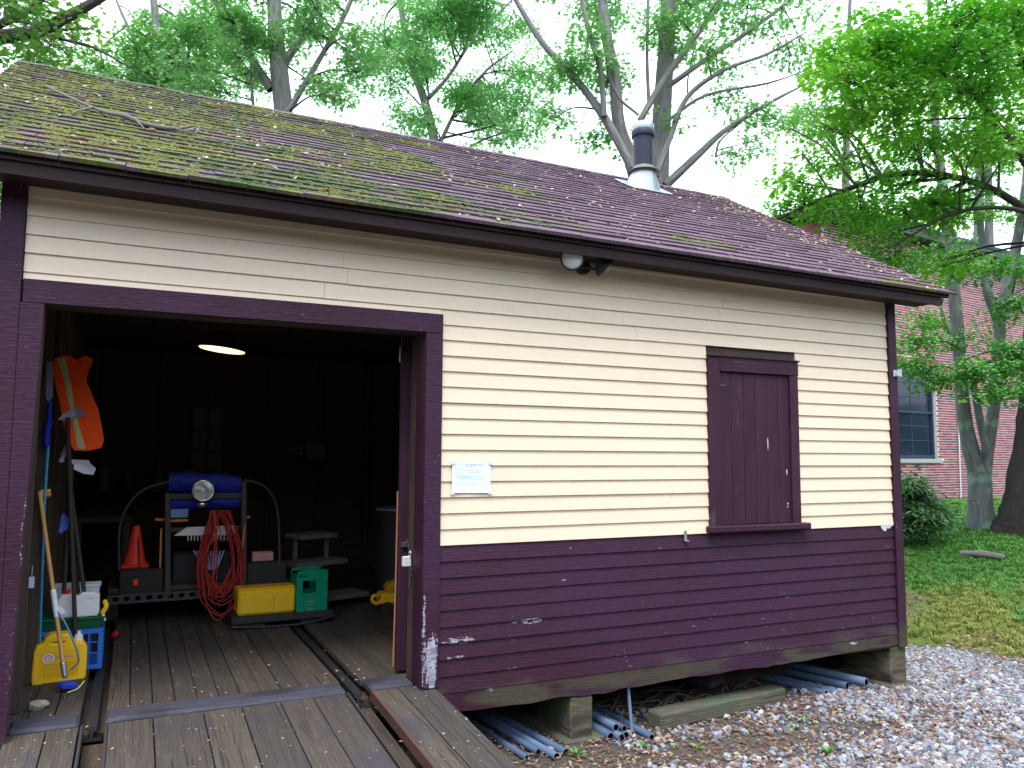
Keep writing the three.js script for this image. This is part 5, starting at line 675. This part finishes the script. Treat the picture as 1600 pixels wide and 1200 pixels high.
  const rf = grp('roof', bb), rm = std([0.05, 0.1, 0.105], 0.7); mesh('eave', slab(AL - 0.4, AR + 0.4, ev - 0.02, ev + 0.16, -0.3, 0.45), std([0.03, 0.045, 0.05], 0.7), rf); mesh('slope', hexa([P(AL - 0.2, ev + 0.162, 0.47), P(AR + 0.4, ev + 0.162, 0.47), P(AR + 0.4, ev + 0.4, -4), P(AL - 0.2, ev + 0.4, -4)], [P(AL - 0.2, ev + 0.24, 0.5), P(AR + 0.4, ev + 0.24, 0.5), P(AR + 0.4, ev + 0.5, -4), P(AL - 0.2, ev + 0.5, -4)], 'x'), rm, rf);
  mesh('side_walls', merge([slab(AL - 0.03, AL - 0.002, bs - 0.6, ev - 0.03, -0.3, 0.012), slab(AL, AL + 0.3, bs - 0.6, ev, -4, -0.31), slab(AR - 0.3, AR, bs - 0.6, ev, -4, -0.31), slab(AL + 0.31, AR - 0.31, bs - 0.6, ev, -4, -3.7)]), bms[0], bb);
  const c0 = hit(1491, 560), c1 = hit(1499, 786); mesh('conduit', tube([P(c0[0], c0[1] + 1, 0.05), P(c0[0], c0[1], 0.05), P(c1[0], c1[1], 0.05)], [0.018], 8, 1), std([0.6, 0.66, 0.72], 0.5), bb);
}
// ================================================================ trees
const barkTex = (a, b, l, s) => tex(256, 512, (u, v) => { const n = fbm(u * 12 + s, v * 6, 4, 12, 6), r = fbm(u * 24, v * 4 + s, 3, 24, 4); let c = mixc(mixc(a, b, 0.3), b, sm(0.2, 0.8, 0.6 * n + 0.4 * r)); c = c.map((k) => k * (0.8 + 0.4 * vn(u * 60, v * 90, 60, 90))); return mixc(c, l, sm(0.50, 0.62, fbm(u * 3 + s, v * 7, 4, 3, 7)) * 0.7); });
const barkBump = tex(256, 256, (u, v) => fbm(u * 14, v * 9, 5, 14, 9), false);
const bark = (a, b, l, s) => new THREE.MeshStandardMaterial({ map: barkTex(a, b, l, s), bumpMap: barkBump, bumpScale: 0.02, roughness: 0.95 });
const barkGrey = bark([0.085, 0.08, 0.082], [0.24, 0.235, 0.24], [0.16, 0.19, 0.13], 1), barkLichen = bark([0.085, 0.09, 0.1], [0.2, 0.205, 0.22], [0.2, 0.36, 0.24], 2), barkDark = bark([0.02, 0.017, 0.017], [0.065, 0.052, 0.048], [0.05, 0.05, 0.04], 3);
const twigM = std([0.045, 0.04, 0.042], 0.95);
function leafSpray(seed, n, len, wid, spread, flat) {        // a flat-ish spray of folded leaves with pointed tips
  const q = rng(seed), P = [];
  for (let i = 0; i < n; i++) {
    const a = q() * 6.283, r = spread * Math.sqrt(q()), c = V(Math.cos(a) * r, (q() - 0.5) * spread * flat, Math.sin(a) * r), b = a + rr(-1.2, 1.2, q), dr = rr(-0.75, 0.15, q), l = len * rr(0.65, 1.2, q), w = wid * rr(0.75, 1.2, q);
    const d = V(Math.cos(b) * Math.cos(dr), Math.sin(dr), Math.sin(b) * Math.cos(dr)), s = V(-Math.sin(b), rr(-0.5, 0.5, q), Math.cos(b)).normalize(), up = V(0, 1, 0).multiplyScalar(w * 0.18);
    const m1 = c.clone().addScaledVector(d, l * 0.38), L1 = m1.clone().addScaledVector(s, w).add(up), R1 = m1.clone().addScaledVector(s, -w).add(up), m2 = c.clone().addScaledVector(d, l * 0.72), L2 = m2.clone().addScaledVector(s, w * 0.5).add(up), R2 = m2.clone().addScaledVector(s, -w * 0.5).add(up), e = c.clone().addScaledVector(d, l);
    P.push([c, m1, L1], [c, R1, m1], [m1, e, L2], [m1, R2, e], [m1, L2, L1], [m1, R1, R2]);
  }
  return soup(P);
}
const sprays = [leafSpray(11, 11, 0.095, 0.04, 0.27, 0.45), leafSpray(12, 20, 0.10, 0.045, 0.32, 0.5), leafSpray(13, 12, 0.15, 0.024, 0.16, 0.9)];
const leafMat = phys([1, 1, 1], 0.62, { transmission: 0.6, side: THREE.DoubleSide });
// limbs: [points (u, v, distance), radii]; lobes: [u, v, distance, half width, half height in picture units at that distance, sprays]
function tree(name, label, group, limbs, lobes, o = {}) {
  const q = rng(o.seed || 1), t = thing(name, label, o.cat || 'tree', group), samples = [], L = [], B = [];
  for (const [pts, rad] of limbs) { const w = pts.map((p) => at(p[0], p[1], p[2])); L.push(tube(w, rad, 10, 5, 0.06, q)); const c = new THREE.CatmullRomCurve3(w, false, 'centripetal'); for (let i = 0; i <= 24; i++) samples.push([c.getPoint(i / 24), lerp(rad[0], rad[rad.length - 1], i / 24)]); }
  mesh('trunk', merge(L), o.bark || barkGrey, t);
  const pos = [];
  for (let [u, v, d, rx, ry, n] of lobes) {
    const c = at(u, v, d), ax = rx * d / FOC, ay = ry * d / FOC, az = (ax + ay) * 0.55; let best = null, bd = 1e9; for (const s of samples) { const dd = s[0].distanceTo(c) + Math.max(0, s[0].y - c.y) * 0.6; if (dd < bd) { bd = dd; best = s; } }
    const mid = best[0].clone().lerp(c, 0.5).add(V(rr(-0.12, 0.12, q) * bd, rr(0.0, 0.14, q) * bd, rr(-0.12, 0.12, q) * bd)), r0 = Math.min(best[1] * 0.7, 0.012 + bd * 0.009), cur = new THREE.CatmullRomCurve3([best[0], mid, c], false, 'centripetal'); B.push(tube([best[0], mid, c], [r0, r0 * 0.6, 0.008], 5, 4));
    n = Math.round(n * (o.dens ?? 0.5)); const tw = Math.max(4, Math.round(n / 6));
    for (let k = 0; k < tw; k++) {
      const s = cur.getPoint(rr(0.55, 1, q)); let e; do { e = V(rr(-1, 1, q), rr(-1, 1, q), rr(-1, 1, q)); } while (e.length() > 1); e.multiply(V(ax, ay, az)).add(c); const m = s.clone().lerp(e, 0.5).add(V(0, rr(-0.05, 0.12, q) * s.distanceTo(e), 0)); B.push(tube([s, m, e], [0.009, 0.0025], 4, 3)); const tc = new THREE.CatmullRomCurve3([s, m, e]);
      const ns = Math.round(n / tw); for (let i = 0; i < ns; i++) { const p = tc.getPoint(Math.min(1, rr(0.25, 1.08, q))); p.add(V(rr(-1, 1, q), rr(-0.6, 0.6, q), rr(-1, 1, q)).multiplyScalar(0.16 + 0.08 * ax)); pos.push(p); }
    }
  }
  if (B.length) mesh('branches', merge(B), o.twig || twigM, t);
  const im = new THREE.InstancedMesh(sprays[o.spray || 0], leafMat, pos.length), tm = new THREE.Matrix4(), qt = new THREE.Quaternion(), col = new THREE.Color(), c0 = o.c0 || [0.08, 0.28, 0.03], c1 = o.c1 || [0.2, 0.44, 0.04];
  pos.forEach((p, i) => { const s = (o.size || 1) * rr(0.75, 1.25, q); qt.setFromEuler(new THREE.Euler(rr(-0.45, 0.45, q), q() * 6.283, rr(-0.45, 0.45, q))); tm.compose(p, qt, V(s, s, s)); im.setMatrixAt(i, tm); const c = mixc(c0, c1, Math.min(1, Math.max(0, fbm(p.x * 1.1 + 50, p.y * 1.1 + p.z + 50, 2) * 1.6 - 0.3 + rr(-0.25, 0.25, q)))); im.setColorAt(i, col.setRGB(...c)); });
  im.name = 'crown'; im.userData.kind = 'stuff'; t.add(im); return t;
}
const pts = (d, ...a) => a.map(([u, v]) => [u, v, d]);
const scatter = (seed, u0, u1, v0, v1, d0, d1, n, rx, ry, k, keep) => { const q = rng(seed), out = []; let g = 0; while (out.length < n && g++ < 5000) { const u = rr(u0, u1, q), v = rr(v0, v1, q); if (keep && !keep(u, v)) continue; const s = rr(0.7, 1.3, q); out.push([u, v, rr(d0, d1, q), rx * s, ry * s, Math.round(k * s)]); } return out; };
const soft0 = [0.15, 0.40, 0.12], soft1 = [0.26, 0.55, 0.15];
tree('broadleaf_tree', 'grey tree with spreading upright limbs rising behind the mossy end of the roof', 'trees behind the shed', [
  [pts(15, [456, 868], [450, 400], [442, 165], [434, 90], [428, 0], [424, -150], [430, -350]), [0.24, 0.2, 0.175, 0.16, 0.13, 0.1, 0.05]],
  [pts(15, [424, 140], [388, 85], [335, 0], [290, -80], [250, -200]), [0.09, 0.075, 0.06, 0.045, 0.02]], [pts(15, [444, 100], [475, 50], [500, 0], [530, -80], [550, -200]), [0.08, 0.06, 0.05, 0.04, 0.02]], [pts(14.6, [450, 175], [490, 108], [540, 20], [570, -60], [600, -160]), [0.06, 0.05, 0.042, 0.035, 0.015]], [pts(14.8, [396, 170], [392, 120], [388, 70], [360, 50]), [0.03, 0.025, 0.02, 0.01]]],
  [...scatter(1, 300, 580, -60, 60, 13.5, 16.5, 22, 46, 34, 34, (u, v) => !(u > 540 && v > 0)), ...scatter(2, 260, 420, 40, 160, 14, 17, 12, 36, 26, 30), ...scatter(3, 460, 600, 60, 175, 14, 17, 9, 34, 22, 26)], { seed: 101, dens: 1.3, size: 0.85, bark: barkGrey, c0: soft0, c1: soft1 });
tree('broadleaf_tree', 'tall double stemmed grey tree with many bare limbs right behind the stove pipe', 'trees behind the shed', [
  [pts(13, [1036, 890], [1033, 500], [1030, 270], [1036, 150], [1042, 60], [1048, -80], [1050, -300]), [0.24, 0.2, 0.165, 0.15, 0.14, 0.12, 0.06]],
  [pts(13, [1016, 480], [992, 270], [968, 200], [960, 120], [945, 40], [938, -80], [930, -250]), [0.15, 0.13, 0.11, 0.1, 0.09, 0.07, 0.03]],
  [pts(12.7, [988, 262], [945, 185], [905, 130], [850, 70], [806, 0], [770, -70]), [0.08, 0.07, 0.058, 0.05, 0.04, 0.02]], [pts(12.6, [944, 182], [938, 110], [920, 50], [906, -20], [895, -120]), [0.05, 0.045, 0.04, 0.035, 0.015]],
  [pts(12.6, [1000, 188], [1038, 124], [1086, 58], [1132, -8], [1180, -80]), [0.05, 0.055, 0.05, 0.045, 0.02]], [pts(12.7, [1014, 165], [1011, 90], [1013, 0], [1016, -80]), [0.03, 0.028, 0.025, 0.012]], [pts(12.7, [998, 180], [965, 150], [948, 95], [960, 60]), [0.02, 0.024, 0.02, 0.01]],
  [pts(12.9, [1044, 135], [1100, 95], [1160, 56], [1232, 2], [1300, -60]), [0.045, 0.042, 0.036, 0.028, 0.012]], [pts(12.5, [1026, 275], [1048, 212], [1074, 152], [1130, 110], [1200, 84], [1260, 50]), [0.05, 0.045, 0.04, 0.032, 0.025, 0.01]], [pts(12.8, [1040, 290], [1095, 238], [1130, 206], [1200, 162], [1265, 128]), [0.075, 0.06, 0.045, 0.03, 0.012]], [pts(12.6, [1075, 150], [1074, 130], [1088, 60], [1097, 10]), [0.014, 0.014, 0.012, 0.006]], [pts(12.9, [1044, 188], [1100, 150], [1200, 130], [1260, 110]), [0.03, 0.025, 0.018, 0.008]], [pts(12.8, [1118, 245], [1124, 222], [1160, 190]), [0.02, 0.018, 0.01]]],
  [...scatter(4, 840, 1150, -50, 90, 11.5, 14.5, 20, 40, 28, 22), ...scatter(5, 860, 960, 90, 250, 12, 14, 8, 30, 22, 20), ...scatter(6, 1100, 1260, -20, 90, 12, 14.5, 7, 34, 20, 17), ...scatter(7, 1120, 1240, 110, 260, 12, 14.5, 7, 30, 18, 16), [1050, 190, 12.6, 30, 20, 10], [980, 240, 13.4, 18, 18, 10]], { seed: 102, dens: 1.5, size: 0.8, bark: barkGrey, c0: soft0, c1: soft1 });
tree('broadleaf_tree', 'slender tree with a pale leafy crown seen over the middle of the roof', 'trees behind the shed', [[pts(22, [690, 812], [688, 400], [680, 230], [664, 160], [640, 90], [625, 0], [610, -120]), [0.2, 0.17, 0.14, 0.12, 0.1, 0.08, 0.03]], [pts(22, [682, 235], [720, 160], [760, 110], [800, 80]), [0.06, 0.05, 0.04, 0.02]], [pts(22, [664, 160], [700, 120], [740, 60], [780, 20], [820, -20]), [0.06, 0.05, 0.045, 0.035, 0.015]]],
  [...scatter(8, 580, 840, -20, 120, 19, 25, 30, 46, 32, 44, (u, v) => !(u < 640 && v < 60)), ...scatter(9, 600, 860, 110, 240, 19, 25, 22, 40, 26, 42)], { seed: 103, dens: 1.35, size: 0.95, c0: [0.15, 0.42, 0.12], c1: [0.25, 0.56, 0.15] });
tree('broadleaf_tree', 'pale leafy tree crown standing behind the mossy corner of the roof', 'trees behind the shed', [[pts(20, [262, 828], [262, 400], [258, 160], [250, 80], [240, 0], [230, -120]), [0.2, 0.18, 0.14, 0.11, 0.09, 0.04]], [pts(20, [258, 150], [300, 100], [340, 60], [380, 30]), [0.06, 0.05, 0.035, 0.015]], [pts(20, [255, 120], [215, 70], [190, 20], [170, -30]), [0.06, 0.05, 0.035, 0.015]]],
  [...scatter(10, 185, 400, -20, 150, 17.5, 23, 32, 40, 28, 46, (u, v) => !(u < 240 && v < 40)), ...scatter(14, 100, 330, 70, 130, 18, 23, 10, 36, 20, 36)], { seed: 104, dens: 1.3, size: 0.95, c0: [0.13, 0.38, 0.09], c1: [0.25, 0.55, 0.12] });
tree('overhanging_tree', 'dark limbed tree reaching over the mossy roof corner', 'trees behind the shed', [[pts(11, [-330, 928], [-320, 500], [-300, 260], [-285, 100], [-280, -200]), [0.34, 0.3, 0.26, 0.22, 0.15]], [pts(10.6, [-296, 210], [-150, 110], [-50, 66], [10, 56], [60, 48], [105, 27], [152, 0], [230, -50], [330, -110]), [0.16, 0.13, 0.1, 0.088, 0.082, 0.07, 0.06, 0.05, 0.02]], [pts(10.6, [-40, 60], [0, 38], [40, 18], [66, -4], [90, -60]), [0.06, 0.055, 0.05, 0.045, 0.02]], [pts(10.5, [62, 50], [100, 62], [140, 72], [180, 92], [235, 126]), [0.03, 0.022, 0.018, 0.014, 0.006]], [pts(10.6, [70, 48], [100, 80], [112, 98]), [0.014, 0.01, 0.005]], [pts(10.6, [66, 50], [110, 46], [150, 44]), [0.014, 0.012, 0.005]]],
  [...scatter(15, -120, 70, -60, 40, 9.5, 12, 12, 40, 26, 34), ...scatter(16, 30, 150, 30, 110, 9.8, 12.5, 8, 30, 18, 20), [60, 78, 13, 40, 16, 40], [20, 92, 13, 30, 16, 34], [110, 25, 11, 26, 12, 18], [0, 300, 16, 26, 60, 320], [-40, 300, 12, 60, 60, 60], [-30, 180, 12, 50, 50, 50]], { seed: 105, bark: barkDark, c0: [0.09, 0.28, 0.03], c1: [0.2, 0.42, 0.04] });
tree('twin_trunk_tree', 'twin trunked tree with green lichen standing on the lawn before the brick wall', 'trees on the lawn', [
  [pts(14, [1536, 836], [1535, 822], [1532, 790], [1531, 755], [1529, 735]), [0.33, 0.26, 0.2, 0.19, 0.18]],
  [pts(14, [1531, 750], [1520, 715], [1509, 665], [1503, 615], [1500, 560], [1493, 480], [1487, 420], [1474, 300], [1464, 220], [1455, 100], [1450, -60]), [0.16, 0.14, 0.12, 0.11, 0.105, 0.105, 0.1, 0.085, 0.075, 0.05, 0.02]],
  [pts(14, [1537, 750], [1543, 705], [1551, 650], [1557, 600], [1562, 530], [1561, 485]), [0.12, 0.105, 0.1, 0.1, 0.095, 0.1]], [pts(14, [1560, 500], [1543, 455], [1536, 400], [1530, 320], [1525, 200]), [0.09, 0.08, 0.065, 0.05, 0.02]], [pts(14, [1562, 500], [1578, 430], [1588, 385], [1600, 310], [1612, 150]), [0.1, 0.09, 0.085, 0.07, 0.03]],
  [pts(13.8, [1541, 705], [1531, 655], [1522, 605], [1512, 560]), [0.06, 0.065, 0.055, 0.02]], [pts(13.8, [1498, 545], [1478, 510], [1470, 480]), [0.035, 0.04, 0.02]], [pts(13.7, [1565, 480], [1590, 455], [1630, 440]), [0.03, 0.025, 0.01]]],
  [[1430, 578, 13, 34, 20, 80], [1462, 600, 12.8, 30, 16, 60], [1420, 540, 13, 34, 22, 60], [1520, 585, 12.6, 40, 20, 70], [1575, 575, 12.6, 40, 24, 90], [1600, 545, 12.6, 34, 30, 80], [1550, 610, 12.4, 40, 10, 40], [1595, 615, 12.4, 30, 18, 40], [1440, 500, 13, 36, 14, 40], [1500, 530, 13.2, 34, 12, 30], [1560, 500, 13.4, 24, 12, 20], [1590, 480, 13, 30, 24, 60], [1450, 445, 13.4, 26, 12, 24], [1500, 420, 13, 44, 18, 40], [1555, 410, 13, 36, 22, 50], [1470, 385, 14, 40, 22, 44], [1590, 420, 13, 26, 20, 36], [1540, 340, 14, 44, 26, 44], [1595, 330, 14, 30, 30, 44], [1480, 320, 14, 36, 22, 36], [1430, 410, 14.5, 34, 16, 34]], { seed: 106, dens: 1.0, size: 0.75, bark: barkLichen, twig: barkDark, c0: [0.08, 0.38, 0.03], c1: [0.2, 0.56, 0.05] });
tree('old_tree', 'broad dark old trunk flaring at its base on the lawn', 'trees on the lawn', [[pts(13.4, [1640, 834], [1640, 815], [1640, 770], [1641, 690], [1643, 600], [1655, 300], [1660, -100], [1665, -400]), [0.92, 0.78, 0.66, 0.53, 0.45, 0.4, 0.34, 0.2]], [pts(13.4, [1652, 300], [1720, 150], [1760, 0]), [0.2, 0.15, 0.05]]], [[1720, 100, 13, 90, 60, 120], [1760, -60, 13, 90, 60, 120], [1640, -120, 13, 90, 50, 120]], { seed: 107, bark: barkDark });
tree('maple_tree', 'bright green maple with long thin arching branches over the shed end', 'trees on the lawn', [[pts(9.4, [1735, 960], [1728, 700], [1712, 480], [1660, 330], [1605, 255], [1562, 200], [1540, 170], [1514, 138], [1490, 108], [1464, 86], [1430, 60]), [0.16, 0.13, 0.11, 0.08, 0.055, 0.042, 0.036, 0.03, 0.024, 0.018, 0.008]], [pts(9.3, [1530, 160], [1470, 112], [1420, 86], [1370, 68], [1318, 54]), [0.018, 0.016, 0.014, 0.011, 0.005]], [pts(9.2, [1526, 152], [1490, 142], [1440, 133], [1375, 130]), [0.014, 0.012, 0.01, 0.004]], [pts(9.2, [1545, 186], [1490, 185], [1440, 190], [1380, 212]), [0.014, 0.012, 0.01, 0.004]], [pts(9.4, [1706, 460], [1670, 250], [1620, 120], [1570, 55], [1535, 20], [1500, -40]), [0.07, 0.055, 0.042, 0.03, 0.024, 0.01]], [pts(9.4, [1690, 380], [1600, 330], [1500, 330], [1420, 370], [1370, 400]), [0.04, 0.03, 0.02, 0.014, 0.005]], [pts(9.9, [1700, 420], [1560, 300], [1420, 270], [1300, 305], [1215, 342]), [0.05, 0.045, 0.035, 0.028, 0.02]]],
  [...scatter(17, 1280, 1610, 10, 120, 8.4, 11, 30, 46, 17, 34, (u, v) => u + v > 1330), ...scatter(18, 1270, 1610, 110, 230, 8.4, 11, 28, 46, 17, 34), ...scatter(19, 1400, 1620, 180, 320, 8.6, 11, 10, 40, 15, 24), ...scatter(20, 1210, 1420, 240, 335, 9, 11.5, 12, 36, 13, 22), ...scatter(23, 1330, 1490, 320, 420, 9.2, 12, 14, 36, 13, 30), [1300, 350, 10, 40, 14, 36], [1250, 310, 10, 40, 14, 40], [1290, 320, 10.5, 40, 14, 40], [1340, 335, 11, 40, 14, 40], [1220, 335, 10.5, 26, 8, 16], [1350, 375, 10, 34, 12, 34], [1400, 420, 11, 26, 10, 24], [1235, 200, 11, 30, 12, 14], ...scatter(24, 1480, 1620, -60, 20, 8.6, 10.5, 6, 46, 20, 36)], { seed: 108, dens: 0.92, size: 0.75, bark: barkDark, c0: [0.10, 0.42, 0.02], c1: [0.28, 0.6, 0.03] });
tree('broadleaf_tree', 'slim straight tree rising between the brick building and the maple', 'trees behind the shed', [[pts(24, [1320, 760], [1320, 400], [1322, 240], [1325, 100], [1330, -50]), [0.16, 0.13, 0.1, 0.08, 0.04]], [pts(24, [1322, 260], [1290, 200], [1260, 170]), [0.05, 0.035, 0.015]]], [...scatter(25, 1230, 1420, 150, 330, 21, 27, 16, 44, 22, 30), ...scatter(26, 1190, 1320, 10, 140, 21, 27, 6, 40, 20, 16)], { seed: 109, size: 1.2, c0: soft0, c1: soft1 });
tree('broadleaf_tree', 'pair of slim stems rising above the brick building roof', 'trees behind the shed', [[pts(30, [1530, 700], [1528, 400], [1532, 280], [1540, 220], [1545, 100]), [0.2, 0.18, 0.14, 0.12, 0.05]], [pts(30, [1545, 700], [1546, 400], [1545, 260], [1550, 150]), [0.18, 0.16, 0.12, 0.05]]], scatter(27, 1420, 1650, 180, 380, 27, 33, 16, 44, 24, 34), { seed: 110, size: 1.35, c0: soft0, c1: soft1 });
tree('leafy_shrub', 'dark glossy leaved shrub growing past the shed corner', 'shrubs', [[pts(13.2, [1428, 838], [1426, 800], [1420, 760]), [0.03, 0.025, 0.01]], [pts(13.2, [1430, 838], [1445, 810], [1452, 790]), [0.02, 0.018, 0.01]]], [[1412, 765, 13.2, 24, 38, 90], [1425, 800, 13, 26, 26, 80], [1445, 808, 12.8, 20, 18, 60], [1405, 815, 13, 30, 18, 60], [1440, 780, 13.4, 14, 16, 30]], { seed: 111, dens: 1.7, cat: 'shrub', spray: 2, c0: [0.04, 0.15, 0.03], c1: [0.09, 0.27, 0.05] });
{ const a = at(1448, 838, 12.7), o = thing('stake', 'thin dark stake standing in the shrub', 'stake'); mesh('shaft', capd([V(a.x, a.y - 0.1, a.z), V(a.x, a.y + 0.66, a.z)], 0.018), blackIron, o); mesh('knob', new THREE.SphereGeometry(0.03, 10, 8).translate(a.x, a.y + 0.68, a.z), blackIron, o); }
{ const q = rng(66); const a = at(1500, 848, 12), b = at(1570, 853, 11.6); a.y = gh(a.x, a.z) + 0.05; b.y = gh(b.x, b.z) + 0.05; single('fallen_log', tube([a, a.clone().lerp(b, 0.5).add(V(0, 0.02, 0)), b], [0.05, 0.06, 0.045], 8, 3, 0.2, q), greyWood, 'grey weathered log lying across the lawn', 'log'); }
// woodland all round: low far band behind the shed, taller trees round the clearing behind the camera
function wood(name, label, seed, n, a0, a1, r0, r1, topFn, s0, s1, k0) {
  const q = rng(seed), im = new THREE.InstancedMesh(sprays[1], leafMat, n), tm = new THREE.Matrix4(), qt = new THREE.Quaternion(), col = new THREE.Color();
  for (let i = 0; i < n; i++) { const a = rr(a0, a1, q), r = rr(r0, r1, q), x = EYE.x + Math.sin(a + YAW) * r, z = EYE.z - Math.cos(a + YAW) * r, y = -0.4 + Math.pow(q(), 0.8) * topFn(a), s = rr(s0, s1, q); qt.setFromEuler(new THREE.Euler(rr(-0.9, 0.9, q), q() * 6.28, rr(-0.9, 0.9, q))); tm.compose(V(x, y, z), qt, V(s, s, s)); im.setMatrixAt(i, tm); const k = k0 * rr(0.6, 1.3, q); im.setColorAt(i, col.setRGB(0.07 * k, 0.19 * k, 0.035 * k)); }
  im.name = numbered(name); im.userData = { kind: 'stuff', label }; scene.add(im);
}
wood('far_wood', 'far band of low woodland foliage beyond the shed', 120, 5200, -1.3, 1.3, 34, 48, (a) => 3.5 + 3.5 * fbm(a * 5 + 9, 4, 3), 2.2, 4.2, 1.2);
wood('clearing_wood', 'woodland round the clearing in front of the shed', 121, 9000, 1.3, 4.98, 17, 26, (a) => 5 + 5 * fbm(a * 5 + 30, 4, 3), 2.6, 4.6, 1);

scene.traverse((o) => { if (o.isMesh) { o.castShadow = true; o.receiveShadow = true; } });
renderer.render(scene, camera);
